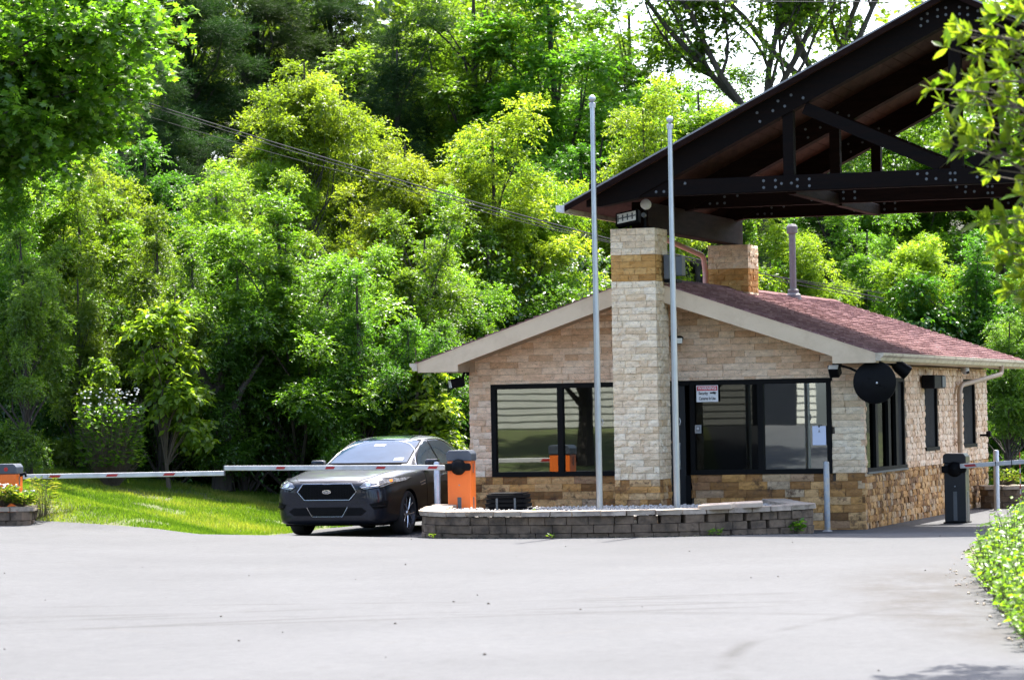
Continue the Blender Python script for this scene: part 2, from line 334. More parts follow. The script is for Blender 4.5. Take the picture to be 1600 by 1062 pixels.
# ------------------------------------------------------------------ terrain
def smooth(t): t = max(0., min(1., t)); return t*t*(3-2*t)
def interp(x, P):
    if x <= P[0][0]: return P[0][1]
    for (a, b), (c, d) in zip(P, P[1:]):
        if x <= c: return b+(d-b)*(x-a)/(c-a)
    return P[-1][1]
EDGE = [(-14, 53), (-8.4, 50.6), (-4.8, 47.3), (-1.3, 44.4), (6, 43.2), (12, 43.0)]
def gz(x, y):
    zp = interp(x, [(-14, .36), (-7.8, .26), (-4.8, .15), (8, .135)])
    z = zp*(1-smooth((y-interp(x, EDGE))/3.8))
    u, v = toUV(x, y)
    d = -9.6-u
    if d > 0 and y > interp(x, EDGE)-.2:
        k = smooth((y-interp(x, EDGE)+.2)/2.0)
        z += k*(.17*min(d, 6)+.30*max(0, min(d-6, 40))*smooth((d-6)/6+.3))*(1 if y < 90 else 1)
    if y > 74: z += .20*(y-74)*smooth((y-74)/8)
    return min(z, 9+.006*y)
PAV = [(-70, -30), (70, -30), (70, 14), (9, 17), (3.62, 21.6), (3.98, 26), (4.45, 30), (4.75, 33), (5.3, 38), (6.4, 42), (9.5, 44.5), (16, 46), (40, 46), (40, 53), (14.5, 53), (13.2, 57),
       (14, 66), (12, 71), (2, 71), (-1.5, 62), tuple(UV(-9.45, 8)[:2]), tuple(UV(-9.5, 3)[:2]), tuple(UV(-9.35, -.5)[:2]), (-4.75, 48.2), (-6.4, 49.2), (-8.6, 50.9), (-12, 53), (-30, 58), (-70, 62)]
def inpoly(x, y, P):
    r = False; j = len(P)-1
    for i in range(len(P)):
        xi, yi = P[i]; xj, yj = P[j]
        if (yi > y) != (yj > y) and x < (xj-xi)*(y-yi)/(yj-yi)+xi: r = not r
        j = i
    return r
def terrain():
    xs = list(np.concatenate([np.arange(-120, -16, 4), np.arange(-16, 16, .4), np.arange(16, 121, 4)]))
    ys = list(np.concatenate([np.arange(-60, 20, 4), np.arange(20, 84, .4), np.arange(84, 230, 4)]))
    V = []; 
    for y in ys:
        for x in xs:
            z = gz(x, y)
            inside = inpoly(x, y, PAV) and all(inpoly(x+a, y+b, PAV) for a, b in ((.45, 0), (-.45, 0), (0, .45), (0, -.45)))
            z -= .12 if inside else .012
            if x > 30 or x < -30: z += 0
            V.append((x, y, z))
    nx = len(xs); F_ = []; mi = []
    for j in range(len(ys)-1):
        for i in range(nx-1):
            F_.append((j*nx+i, j*nx+i+1, (j+1)*nx+i+1, (j+1)*nx+i))
            x, y = xs[i], ys[j]; u, v = toUV(x, y)
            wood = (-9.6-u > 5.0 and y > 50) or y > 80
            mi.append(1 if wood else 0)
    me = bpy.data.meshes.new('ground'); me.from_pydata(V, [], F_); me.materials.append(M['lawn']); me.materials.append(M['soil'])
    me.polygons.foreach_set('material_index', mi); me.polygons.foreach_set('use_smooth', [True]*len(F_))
    o = link('ground', me); tag(o, kind='structure')
terrain()
def sheet(name, poly, mat, dz, step):
    xs = [p[0] for p in poly]; ys = [p[1] for p in poly]
    pts = [Vector(p) for p in poly]; n = len(pts)
    # densify outline
    out = []
    for i in range(n):
        a, b = pts[i], pts[(i+1) % n]; k = max(1, int((b-a).length/step)) if max(abs(a.y-45), abs(b.y-45)) < 40 else 1
        for q in range(k): out.append(a.lerp(b, q/k))
    n = len(out); vin = list(out)
    y = max(min(ys), -30.)
    while y < min(max(ys), 75):
        st = step if y > 20 else 3.
        x = max(min(xs), -20)
        while x < min(max(xs), 22):
            if inpoly(x, y, [tuple(p) for p in out]): vin.append(Vector((x, y)))
            x += st
        y += st
    v, e, f, *_ = geometry.delaunay_2d_cdt(vin, [(i, (i+1) % n) for i in range(n)], [], 1, 1e-4)
    fs = []
    for t in f:
        c = sum((Vector(v[i]) for i in t), Vector((0, 0)))/len(t)
        if inpoly(c.x, c.y, [tuple(p) for p in out]): fs.append(tuple(t))
    me = bpy.data.meshes.new(name); me.from_pydata([(p[0], p[1], gz(p[0], p[1])+dz) for p in v], [], fs)
    me.polygons.foreach_set('use_smooth', [True]*len(fs))
    bm = bmesh.new(); bm.from_mesh(me); bmesh.ops.recalc_face_normals(bm, faces=bm.faces); bm.to_mesh(me); bm.free()
    return link(name, me, mat)
tag(sheet('road', PAV, M['asphalt'], 0.0, .7), kind='structure')

# ------------------------------------------------------------------ stones laid in courses
def stone_unit(k):
    """a split-face stone, 1 x 1 x 1, its face towards -y with an uneven front"""
    rr = random.Random(k); g = [(i/3, j/2) for j in range(3) for i in range(4)]
    V = [(x-.5+(rr.uniform(-.03, .03) if 0 < x < 1 else 0), -.5+rr.uniform(0, .35 if (x in (0, 1) or z in (0, 1)) else .12), z-.5) for x, z in g]
    n = len(V); V += [(-.5, .5, -.5), (.5, .5, -.5), (.5, .5, .5), (-.5, .5, .5)]
    F_ = [(j*4+i, j*4+i+1, (j+1)*4+i+1, (j+1)*4+i) for j in range(2) for i in range(3)]
    F_ += [(0, n, n+1, 3, 2, 1), (8, 9, 10, 11, n+2, n+3), (0, 4, 8, n+3, n), (3, n+1, n+2, 11, 7)]
    return V, F_
SU = [stone_unit(k) for k in range(6)]
SM = {}
def stone_mesh(k, mk):
    if (k, mk) not in SM:
        me = bpy.data.meshes.new('stone'); me.from_pydata(*([SU[k][0], [], SU[k][1]])); me.materials.append(M[mk]); SM[(k, mk)] = me
    return SM[(k, mk)]
def courses(L, z0, z1, h, keep, lmin=.16, lmax=.42, seed=1):
    """rects (a0,a1,z0,z1) in courses along a wall of length L; keep(a0,a1,z0,z1) returns clipped pieces"""
    rr = random.Random(seed); out = []; z = z0
    while z < z1-.02:
        hh = min(h, z1-z); a = 0.0; first = True
        while a < L-.001:
            l = rr.uniform(lmin, lmax)*(.6 if first else 1); first = False
            b = min(L, a+l)
            if L-b < .08: b = L
            out += keep(a, b, z, z+hh); a = b
        z += hh
    return out
def cut(openings):
    def k(a, b, z0, z1):
        segs = [(a, b, z0, z1)]
        for (o0, o1, p0, p1) in openings:
            ns = []
            for s, e, y0, y1 in segs:
                if e <= o0 or s >= o1 or y1 <= p0+.001 or y0 >= p1-.001: ns.append((s, e, y0, y1)); continue
                if s < o0: ns.append((s, o0, y0, y1))
                if e > o1: ns.append((o1, e, y0, y1))
                s2, e2 = max(s, o0), min(e, o1)
                if y0 < p0: ns.append((s2, e2, y0, p0))
                if y1 > p1: ns.append((s2, e2, p1, y1))
            segs = ns
        return [q for q in segs if q[1]-q[0] > .03 and q[3]-q[2] > .015]
    return k
def lay(parent, rects, fm, gap=.004, depth=.05, proud=.022, matf=None, single=True, name='stone', mjoin=None, seed=3):
    """fm(a, d, z) -> (location, rotation z) ; stones as objects, or joined"""
    rr = random.Random(seed); V = []; F_ = []; A = {}
    for (a, b, z0, z1) in rects:
        k = rr.randrange(6); mk = matf((a+b)/2, (z0+z1)/2)
        p = rr.uniform(0, proud); dd = depth+p
        lx, lz = b-a-gap, z1-z0-gap
        loc, rz = fm((a+b)/2, depth/2+p/2, (z0+z1)/2)
        if single:
            o = link(name, stone_mesh(k, mk), None, parent); o.location = loc; o.rotation_euler = (0, rr.uniform(-.006, .006), rz+rr.uniform(-.012, .012)); o.scale = (lx, dd, lz)
        else:
            Mx = Matrix.Translation(loc) @ Matrix.Rotation(rz+rr.uniform(-.012, .012), 4, 'Z') @ Matrix.Diagonal((lx, dd, lz, 1))
            V, F_, A_ = A.setdefault(mk, ([], [], []))
            n = len(V); V += [tuple(Mx @ Vector(q)) for q in SU[k][0]]; F_ += [tuple(n+i for i in f) for f in SU[k][1]]; A_ += [rr.random()]*len(SU[k][0])
    for mk, (V, F_, A_) in A.items():
        me = bpy.data.meshes.new('stone_cladding'); me.from_pydata(V, [], F_); me.materials.append(M[mk+'_a'])
        at_ = me.attributes.new('rnd', 'FLOAT', 'POINT'); at_.data.foreach_set('value', A_)
        tag(link('stone_cladding', me, None, parent), kind='stuff')

# ------------------------------------------------------------------ gatehouse
WU0, WV1, HV0, HV1 = -6.33, 10.85, -.85, 12.85
RL, RR_, RM, ZE, ZR = -6.88, .38, -3.25, 2.69, 3.92
SLP = (ZR-ZE)/(RR_-RM)
def roofz(u): return ZR-SLP*abs(u-RM)
house = thing('gatehouse', 'single storey stone gatehouse with low red shingled gable roof and black framed windows', 'building', C0, -TH)
# front wall with openings (shell behind the stones)
T = .05
fo = [(-5.97, -3.75, .855, 2.31), (-3.66, -2.73, -.1, 2.31), (-2.73, -.50, .855, 2.31)]
def shell(name, a0, a1, ztop, ops, mapf, thick=.14):
    mb = MB(); cuts = sorted(set([a0, a1]+[q for o in ops for q in o[:2]]))
    for s, e in zip(cuts, cuts[1:]):
        mid = (s+e)/2; hs = sorted([(o[2], o[3]) for o in ops if o[0] < mid < o[1]]); z = -.2
        for (h0, h1) in hs:
            if h0 > z: mb.box(s, e, T, T+thick, z, h0)
            z = h1
        mb.box(s, e, T, T+thick, z, ztop)
    if mapf: mb.v = [tuple(mapf(Vector(p))) for p in mb.v]
    return mb.build(name, M['mortar'], house)
fw = shell('front_wall', WU0+T, -T, 2.66, fo, None)
gb = MB().prism([(WU0+T, 2.66), (-T, 2.66), (-T, roofz(-T)-.12), (RM, ZR-.12), (WU0+T, roofz(WU0+T)-.12)], T, T+.14); gb.build('gable_wall', M['mortar'], house)
so_ = [(.16, 3.23, .86, 2.31), (4.87, 6.06, 1.1, 2.31), (8.4, 9.68, 1.1, 2.31)]
sw = shell('side_wall', T+.145, WV1, 2.66, so_, lambda p: Vector((-p.y, p.x, p.z)))
MB().box(WU0+T, WU0+T+.14, T+.145, WV1, -.2, 2.66).build('side_wall', M['mortar'], house)
MB().box(WU0+T+.15, -T-.15, WV1-.14, WV1, -.2, 2.66).build('rear_wall', M['mortar'], house)
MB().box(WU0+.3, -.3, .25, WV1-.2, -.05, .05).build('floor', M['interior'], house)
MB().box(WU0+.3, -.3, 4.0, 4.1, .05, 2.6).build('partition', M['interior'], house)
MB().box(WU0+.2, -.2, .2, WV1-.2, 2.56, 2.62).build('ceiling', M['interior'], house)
# front stones: rectangles plus stones clipped under the gable
def kf(a, b, z0, z1):
    r = cut([(o[0]-WU0, o[1]-WU0, o[2], o[3]) for o in fo])(a, b, z0, z1); out = []
    for s, e, p, q in r:
        lim = (q+.13-ZR)/SLP      # |u-RM| <= -lim
        lo, hi = RM+lim-WU0, RM-lim-WU0
        s2, e2 = max(s, lo), min(e, hi)
        if e2-s2 > .05: out.append((s2, e2, p, q))
    return out
fr = courses(-WU0, -.1, .86, .12, kf, .18, .46, 5)+courses(-WU0, .86, 3.8, .1, kf, .18, .46, 6)
hid = lambda r: (-3.6-WU0 < (r[0]+r[1])/2 < -3.05-WU0 and r[3] < 3.8) or r[3] < .2
vis = [r for r in fr if not hid(r)]; vis.sort(key=lambda r: -(r[1]-r[0])*(r[3]-r[2]))
pick = set(vis[:300])
fmat = lambda a, z: 'gold' if z < .86 else ('beige' if a < 3.4 else ('grey' if z < 2.3 else 'beige'))
fmf = lambda a, d, z: (Vector((WU0+a, T-d, z)), 0)
lay(fw, [r for r in fr if r in pick], fmf, matf=fmat)
lay(house, [r for r in fr if r not in pick], fmf, matf=fmat, single=False)
sr = courses(WV1, -.1, .86, .1, cut(so_), .10, .26, 8)+courses(WV1, .86, 2.5, .1, cut(so_), .10, .26, 9)
lay(house, sr, lambda a, d, z: (Vector((-T+d, a, z)), math.pi/2), matf=lambda a, z: 'gold' if z < .86 else 'beige', single=False, proud=.022)
# left side wall cladding, coarse
lay(house, courses(WV1, -.1, 2.5, .1, cut([]), .2, .46, 10), lambda a, d, z: (Vector((WU0+T-d, a, z)), -math.pi/2), matf=lambda a, z: 'gold' if z < .86 else 'beige', single=False)
# glazing
M['glass1'] = glassmat('reflective glass', .15, (.30, .34, .34), wob=.008)
M['glass2'] = glassmat('dark tinted glass', .03, (.12, .13, .13))
M['glass3'] = glassmat('bright reflective glass', .27, (.25, .28, .28), wob=.008)
M['glass4'] = glassmat('side window glass', .14, (.15, .17, .17), wob=.02)
def window_fixed(u0, u1, z0, z1, mull, mats, y=.02, fw_=.075):
    mb = MB()
    mb.box(u0, u1, y-.035, y+.08, z1-fw_, z1).box(u0, u1, y-.035, y+.08, z0, z0+fw_)
    mb.box(u0, u0+fw_, y-.035, y+.08, z0+fw_, z1-fw_).box(u1-fw_, u1, y-.035, y+.08, z0+fw_, z1-fw_)
    xs = [u0+fw_]
    for m in mull: mb.box(m-.045, m+.045, y-.035, y+.08, z0+fw_, z1-fw_); xs += [m-.045, m+.045]
    xs.append(u1-fw_)
    f = mb.build('window_frame', M['black'], house)
    for i in range(0, len(xs), 2): MB().box(xs[i], xs[i+1], y+.02, y+.03, z0+fw_, z1-fw_).build('pane', M[mats[i//2]], f)
    return f
window_fixed(-5.97, -3.75, .855, 2.31, [-4.83], ['glass1', 'glass1'])
window_fixed(-2.73+.002, -.50, .855, 2.31, [-1.61], ['glass2', 'glass3'])
dr = MB().box(-3.655, -3.58, -.015, .1, .02, 2.305).box(-2.81, -2.735, -.015, .1, .02, .853).box(-3.58, -2.735, -.015, .1, 2.24, 2.305); dr.build('door_frame', M['black'], house)
dd = MB().box(-3.575, -2.815, .03, .075, .03, 2.235).build('door', M['door'], house, .004)
MB().tube([(-2.90, .0, .95), (-2.90, -.03, 1.0), (-2.90, -.03, 1.3), (-2.90, 0, 1.35)], .012, 8).build('handle', M['galvd'], dd)
# side windows (x = -u side): boxes set into the right-hand wall
def swin(v0, v1, z0, z1, mull, kinds):
    x0, x1 = -.10, -.015; fw_ = .06; mb = MB()
    mb.box(x0, x1, v0, v1, z1-fw_, z1).box(x0, x1+.03, v0, v1, z0, z0+fw_)
    mb.box(x0, x1, v0, v0+fw_, z0+fw_, z1-fw_).box(x0, x1, v1-fw_, v1, z0+fw_, z1-fw_)
    xs = [v0+fw_]
    for m in mull: mb.box(x0, x1+.01, m-.09, m+.09, z0+fw_, z1-fw_); xs += [m-.09, m+.09]
    xs.append(v1-fw_); f = mb.build('window_frame', M['black'], house)
    for i in range(0, len(xs), 2):
        k = kinds[i//2]; MB().box(x0+.03, x0+.045, xs[i], xs[i+1], z0+fw_, z1-fw_).build('pane' if k != 'screen' else 'insect_screen', M[k], f)
swin(.16, 3.23, .86, 2.31, [.98, 1.95, 2.55], ['glass4', 'glass4', 'glass2', 'screen'])
swin(4.87, 6.06, 1.1, 2.31, [], ['screen']); swin(8.4, 9.68, 1.1, 2.31, [], ['screen'])
MB().box(-.01, .03, .14, 3.25, .835, .865).build('window_sill', M['boxg'], house)
# roof: deck, shingles, fascia, soffit boards, eave boxes
def slope_prism(u0, u1, top_off, bot_off, v0, v1):
    return [(u0, roofz(u0)-bot_off), (u1, roofz(u1)-bot_off), (u1, roofz(u1)-top_off), (u0, roofz(u0)-top_off)]
rd = MB().prism(slope_prism(RL+.01, RM, .03, .07, 0, 0), HV0+.02, HV1-.02).prism(slope_prism(RM, RR_-.01, .03, .07, 0, 0), HV0+.02, HV1-.02)
roof = rd.build('roof', M['mortar'], house)
V = []; Fc = []; A = []
rr = random.Random(4); ln = math.hypot(1, SLP)
for side in (-1, 1):
    n = 28; wdt = (RR_-RM+.03)/n
    for i in range(n):
        v = HV0-.01-rr.random()*.2
        while v < HV1+.01:
            l = rr.choice([.16, .2, .28, .33]); e0, e1 = max(v, HV0-.01), min(v+l-.006, HV1+.01); v += l
            if e1 <= e0: continue
            a0 = i*wdt; a1 = a0+wdt+rr.uniform(-.006, .004); u0, u1 = RM+side*a0, RM+side*(a1+.02)
            t0, t1 = -.004, .014+rr.choice([0, 0, .005]); k = len(V)
            def zz(u, off): return roofz(u)-.03+off
            V += [(u0, e0, zz(u0, .001)), (u1, e0, zz(u1, .002)), (u1, e1, zz(u1, .002)), (u0, e1, zz(u0, .001)),
                  (u0, e0, zz(u0, .006)), (u1, e0, zz(u1, t1+.016)), (u1, e1, zz(u1, t1+.016)), (u0, e1, zz(u0, .006))]
            Fc += [tuple(k+q for q in f) for f in ((0,3,2,1),(4,5,6,7),(0,1,5,4),(1,2,6,5),(2,3,7,6),(3,0,4,7))]; A += [rr.random()]*8
me = bpy.data.meshes.new('shingles'); me.from_pydata(V, [], Fc); me.materials.append(M['shingle'])
a_ = me.attributes.new('rnd', 'FLOAT', 'POINT'); a_.data.foreach_set('value', A)
tag(link('shingles', me, None, house), kind='stuff')
v = HV0
while v < HV1:          # ridge caps
    MB().prism([(RM-.14, ZR-.055), (RM, ZR+.008), (RM+.14, ZR-.055), (RM, ZR-.01)], v, min(v+.3, HV1)).build('ridge_cap', M['shingle'], house); v += .305
for v in (HV0, HV1-.03):
    for s in (-1, 1):
        e = RL if s < 0 else RR_; i_ = RM
        MB().prism([(e, roofz(e)-.05), (i_, ZR-.05), (i_, ZR-.30), (e+s*-.66, roofz(e+s*-.66)-.29), (e+s*-.66, 2.515), (e, 2.515)], v, v+.03).build('fascia_board', M['fascia'], house)
        MB().prism([(e+.0, roofz(e)-.018), (i_, ZR-.018), (i_, ZR-.05), (e, roofz(e)-.05)], v-.006, v+.036).build('drip_edge', M['fascia'], house)
for s in (-1, 1):
    e = RL if s < 0 else RR_; i0, i1 = sorted((e, e+s*-.66))
    lo_, hi_ = (i0+.002, WU0-.005 if s < 0 else -.0)
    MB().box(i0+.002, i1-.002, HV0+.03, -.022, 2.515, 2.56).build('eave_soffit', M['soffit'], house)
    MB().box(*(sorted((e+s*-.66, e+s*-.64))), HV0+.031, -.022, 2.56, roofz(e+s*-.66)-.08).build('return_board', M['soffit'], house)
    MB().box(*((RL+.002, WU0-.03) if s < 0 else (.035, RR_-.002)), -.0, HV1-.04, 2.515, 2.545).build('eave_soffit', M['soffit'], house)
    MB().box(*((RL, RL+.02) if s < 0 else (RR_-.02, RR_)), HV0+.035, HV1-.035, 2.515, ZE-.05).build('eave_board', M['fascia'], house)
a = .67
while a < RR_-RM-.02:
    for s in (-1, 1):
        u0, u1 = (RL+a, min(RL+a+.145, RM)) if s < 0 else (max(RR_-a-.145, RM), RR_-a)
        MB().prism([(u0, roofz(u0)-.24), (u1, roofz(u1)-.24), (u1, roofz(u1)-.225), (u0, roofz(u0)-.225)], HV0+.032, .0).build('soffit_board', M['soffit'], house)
    a += .152
# gutters of the house: K profile along both eaves
for s in (-1, 1):
    e = RL if s < 0 else RR_
    pr = [(e+s*.001, ZE-.03), (e+s*.001, ZE-.15), (e+s*.07, ZE-.15), (e+s*.09, ZE-.10), (e+s*.125, ZE-.07), (e+s*.125, ZE-.03), (e+s*.115, ZE-.03), (e+s*.115, ZE-.065), (e+s*.08, ZE-.09), (e+s*.062, ZE-.14), (e+s*.012, ZE-.14), (e+s*.012, ZE-.03)]
    g = MB().prism(pr, HV0-.02, HV1-.02); g.build('gutter', M['gutter'], house)
    MB().prism(pr[:6], HV0-.035, HV0-.021).build('gutter_cap', M['gutter'], house)
# chimney-like vent pipe and downspout belong to the house
vp = UV(0, 0)
def on_house(name, label, cat, u, v, z, rz=0, group=None):
    return thing(name, label, cat, UV(u, v, z), -TH+rz, group)
vu, vv = -3.08, 8.6; vz = roofz(vu)
vt = MB().lathe([(.0, vz-.1), (.15, vz-.08), (.14, vz+.03), (.10, vz+.06), (.10, vz+.12), (.075, vz+.13), (.0, vz+.13)], 16, Matrix.Translation((vu, vv, 0))).build('vent_flashing', M['ventm'], house, smooth=True)
MB().lathe([(.06, vz+.1), (.06, vz+1.14), (.095, vz+1.14), (.10, vz+1.16), (.10, vz+1.26), (.07, vz+1.30), (0, vz+1.31)], 18, Matrix.Translation((vu, vv, 0))).build('vent_pipe', M['ventm'], house, smooth=True)
dsv = 9.75
def arc(pts, r=.06, n=5):
    pts = [Vector(p) for p in pts]; out = [pts[0]]
    for a, b, c in zip(pts, pts[1:], pts[2:]):
        p0 = b+(a-b).normalized()*r; p1 = b+(c-b).normalized()*r
        for k in range(n+1): t = k/n; out.append(p0*(1-t)**2+b*2*t*(1-t)+p1*t*t)
    return out+[pts[-1]]
ds = UV
MB().tube(arc([(RR_+.06, 9.9, ZE-.13), (RR_+.06, 9.9, 2.40), (.09, 7.75, 2.20), (.09, 7.55, 2.05), (.09, 7.5, .15), (.25, 7.5, .08)], .1), .042, 10).build('downspout', M['downp'], house, smooth=True)
for z in (.5, 1.2, 1.9): MB().box(.035, .14, 7.44, 7.56, z, z+.03).build('pipe_strap', M['downp'], house)
MB().tube([(-4.62, -.02, .1), (-4.62, -.06, .3), (-4.62, -.06, .38)], .045, 10).build('pipe_stub', M['boxg'], house, smooth=True)

# ------------------------------------------------------------------ stone pillars
def pillar(u0, v0, z0, z1, label, single, cx=.7):
    t = thing('stone_pillar', label, 'pillar', UV(u0, v0, 0), -TH)
    MB().box(T, cx-T, T, cx-T, max(0, z0-.6), z1-.01).build('core', M['mortar'], t)
    def mf(a, z): return 'gold' if z < .86 else ('goldb' if 3.81 < z < 4.21 else 'grey')
    fr = courses(cx, z0, z1, .1, cut([]), .12, .34, int(u0*10)+3); sr_ = courses(cx-2*T, z0, z1, .1, cut([]), .12, .3, int(u0*10)+4)
    lay(t, fr, lambda a, d, z: (Vector((a, T-d, z)), 0), matf=mf, single=single, proud=.02)
    lay(t, sr_, lambda a, d, z: (Vector((cx-T+d, T+a, z)), math.pi/2), matf=mf, single=single, proud=.03)
    mj = lambda a, z: 'gold' if z < .86 or 3.81 < z < 4.21 else 'grey'
    lay(t, sr_, lambda a, d, z: (Vector((T-d, T+a, z)), -math.pi/2), matf=mj, single=False)
    lay(t, fr, lambda a, d, z: (Vector((a, cx-T+d, z)), math.pi), matf=mj, single=False)
    return t
PU = -3.58
M['goldb_a'] = M['gold_a']
pillar(PU, -1.28, .12, 4.62, 'tall pale stone pillar with a golden band, standing before the gatehouse door', True)
pillar(PU, 4.5, 3.22, 4.62, 'short stone pillar rising through the red shingled roof', True)
UA = 1.82; PU2 = 2*UA-PU-.7
pillar(PU2, -1.28, 0, 4.62, 'stone pillar on the far side of the lane, front one', False)
pillar(PU2, 4.5, 0, 4.62, 'stone pillar on the far side of the lane, rear one', False)

# ------------------------------------------------------------------ timber gate canopy
EV, ZEV, ZAP = -4.03, 4.99, 7.88; CP = (ZAP-ZEV)/(UA-EV); GV0, GV1 = -2.05, 5.15
def cz(u): return ZAP-CP*abs(u-UA)
canopy = thing('gate_canopy', 'great dark timber gable canopy with bolted trusses spanning the lane', 'canopy', C0, -TH)
mirror = lambda poly: [(2*UA-a, b) for a, b in poly][::-1]
boltm = MB().lathe([(0, -.012), (.022, -.012), (.022, 0), (.011, 0), (.011, .010), (0, .012)], 8, Matrix.Rotation(R(90), 4, 'X')).mesh('bolt')
boltm.materials.append(M['boltg'])
def bolts(par, pts, v):
    for (u, z) in pts:
        o = link('bolt', boltm, None, par); o.location = (u, v-.002, z)
for ti, tv in enumerate((-1.72, 1.43, 4.58)):
    tm = M['timberw'] if ti == 0 else M['timber']
    h = .08
    tie = MB().box(-3.75, 2*UA+3.75, tv-h, tv+h, 5.05, 5.29).build('tie_beam', tm, canopy, .01)
    for mir in (0, 1):
        mf_ = mirror if mir else (lambda p: p)
        q = mf_([(-3.78, cz(-3.78)-.09), (-3.78, 4.93), (-3.55, 4.93), (-2.95, 5.045), (-2.95+.001, cz(-2.95)-.45), (UA, ZAP-.45), (UA, ZAP-.09)])
        raf = MB().prism(q, tv-h-.035, tv+h+.035).build('rafter', tm, canopy)
        pt = mf_([(-.75, 5.292), (-.59, 5.292), (-.59, cz(-.59)-.452), (-.75, cz(-.75)-.452)]); MB().prism(pt, tv-h+.01, tv+h-.01).build('post', tm, canopy)
        # diagonal strut from the rafter down to the foot of the king post
        p0 = Vector((-.42, cz(-.42)-.50)); p1 = Vector((1.66, 5.33)); d = (p1-p0).normalized(); n_ = Vector((-d.y, d.x))*.09
        st = mf_([(p0.x-n_.x, p0.y-n_.y), (p1.x-n_.x-.1, p1.y-n_.y+.03), (p1.x+n_.x, p1.y+n_.y), (p0.x+n_.x, p0.y+n_.y)])
        MB().prism(st, tv-h+.02, tv+h-.02).build('strut', tm, canopy)
        mm = (lambda P: [(2*UA-a, b) for a, b in P]) if mir else (lambda P: P)
        bolts(raf, mm([(-1.12, cz(-1.12)-.20), (-1.08, cz(-1.08)-.35), (-.88, cz(-.88)-.30), (-.80, cz(-.80)-.20), (-.70, cz(-.7)-.33), (-.60, cz(-.6)-.22), (-.42, cz(-.42)-.36)]), tv-h-.035)
        bolts(tie, mm([(-3.5, 5.12), (-3.38, 5.12), (-3.25, 5.13), (-3.2, 5.23), (-3.08, 5.23), (-2.7, 5.12), (-2.58, 5.12), (-2.46, 5.12), (-2.46, 5.22), (-2.25, 5.23)]), tv-h)
        bolts(tie, mm([(-1.05, 5.12), (-1.05, 5.22), (-.87, 5.12), (-.87, 5.22), (-.78, 5.17), (-.63, 5.17), (-.54, 5.12), (-.54, 5.22), (-.36, 5.12), (-.36, 5.22), (1.25, 5.23), (1.38, 5.15), (1.39, 5.23), (1.52, 5.15)]), tv-h)
        bolts(raf, mm([(1.35, ZAP-.50), (1.36, ZAP-.40), (1.45, ZAP-.33), (1.45, ZAP-.44), (1.60, ZAP-.28), (1.60, ZAP-.38), (1.72, ZAP-.26), (1.72, ZAP-.36)]), tv-h-.035)
    bolts(tie, [(1.73, 5.12), (1.73, 5.22), (1.80, 5.12), (1.80, 5.22)], tv-h)
    MB().box(UA-.09, UA+.09, tv-h+.01, tv+h-.01, 5.292, ZAP-.47).build('king_post', tm, canopy)
for (u, z0, z1, w_, v0, v1) in ((PU+.35, 4.63, 5.045, .13, -.86, 5.05), (2*UA-PU-.35, 4.63, 5.045, .13, -.86, 5.05)):
    MB().box(u-w_, u+w_, v0, v1, z0, z1).build('carrying_beam', M['timber'], canopy, .01)
for u in (-.67, 2*UA+.67):
    for (v0, v1) in ((-1.63, 1.34), (1.52, 4.49)): MB().box(u-.07, u+.07, v0, v1, 5.02, 5.20).build('purlin', M['timber'], canopy, .01)
# ceiling planks running the depth of the roof
pl = MB(); 
nP = 36; wP = (UA-EV)/nP
for i in range(nP):
    for mir in (0, 1):
        u0, u1 = EV+i*wP+.003, EV+(i+1)*wP-.003; j = .004*math.sin(i*7.3)
        q = [(u0, cz(u0)-.085-j), (u1, cz(u1)-.085-j), (u1, cz(u1)-.055), (u0, cz(u0)-.055)]
        if mir: q = mirror(q)
        MB().prism(q, GV0+.02, GV1-.02).build('ceiling_plank', M['plank'], canopy)
for mir in (0, 1):
    q = [(EV-.03, cz(EV)-.062), (UA, ZAP-.05), (UA, ZAP), (EV-.03, cz(EV)-.012)]; q = mirror(q) if mir else q
    MB().prism(q, GV0-.01, GV1+.01).build('roof_covering', M['drip'], canopy)
    for v in (GV0-.03, GV1+.012):
        q = [(EV-.02, cz(EV)-.13), (UA, ZAP-.12), (UA, ZAP-.03), (EV-.02, cz(EV)-.04)]; q = mirror(q) if mir else q
        MB().prism(q, v, v+.018).build('barge_board', M['timber'], canopy)
    q = [(EV-.16, ZEV-.13), (EV-.03, ZEV-.15), (EV-.03, ZEV-.03), (EV-.16, ZEV-.03)]; q = mirror(q) if mir else q
    g = MB().prism(q, GV0, GV1).build('gutter', M['gutter'], canopy)
    MB().prism([(a, b) for a, b in q], GV0-.015, GV0-.001).build('gutter_cap', M['white'], canopy)
# faded downspout of the canopy at the second pillar
MB().tube(arc([(-4.1, 3.6, 4.86), (-4.1, 3.6, 4.72), (-3.66, 4.5, 4.45), (-3.66, 4.62, 4.2), (-3.66, 4.62, 3.75)], .08), .045, 10).build('downspout', M['pinkp'], canopy, smooth=True)

# ------------------------------------------------------------------ fixtures
fl = thing('floodlight', 'square black floodlight with a pale lens on top of the tall stone pillar', 'floodlight', UV(PU+.12, -1.1, 4.62), -TH+R(-8))
Mx = Matrix.Translation((.12, 0, .16)) @ Matrix.Rotation(R(-9), 4, 'Y') @ Matrix.Rotation(R(-18), 4, 'X')
MB().box(-.19, .19, -.05, .06, -.11, .11, Mx).build('housing', M['blackp'], fl, .012)
le = MB().box(-.155, .155, -.062, -.051, -.075, .075, Mx).build('lens', M['lens'], fl)
for k in range(4): MB().box(-.15+k*.08, -.13+k*.08, -.066, -.0625, -.05, .05, Mx).build('diode_strip', M['boxg'], le)
MB().box(-.155, .155, -.068, -.0625, -.008, .008, Mx).build('lens_bar', M['boxg'], le)
MB().tube([(.12, 0, 0), (.12, .03, .12)], .02, 8).box(.06, .18, -.03, .05, 0, .012).build('bracket', M['blackp'], fl)
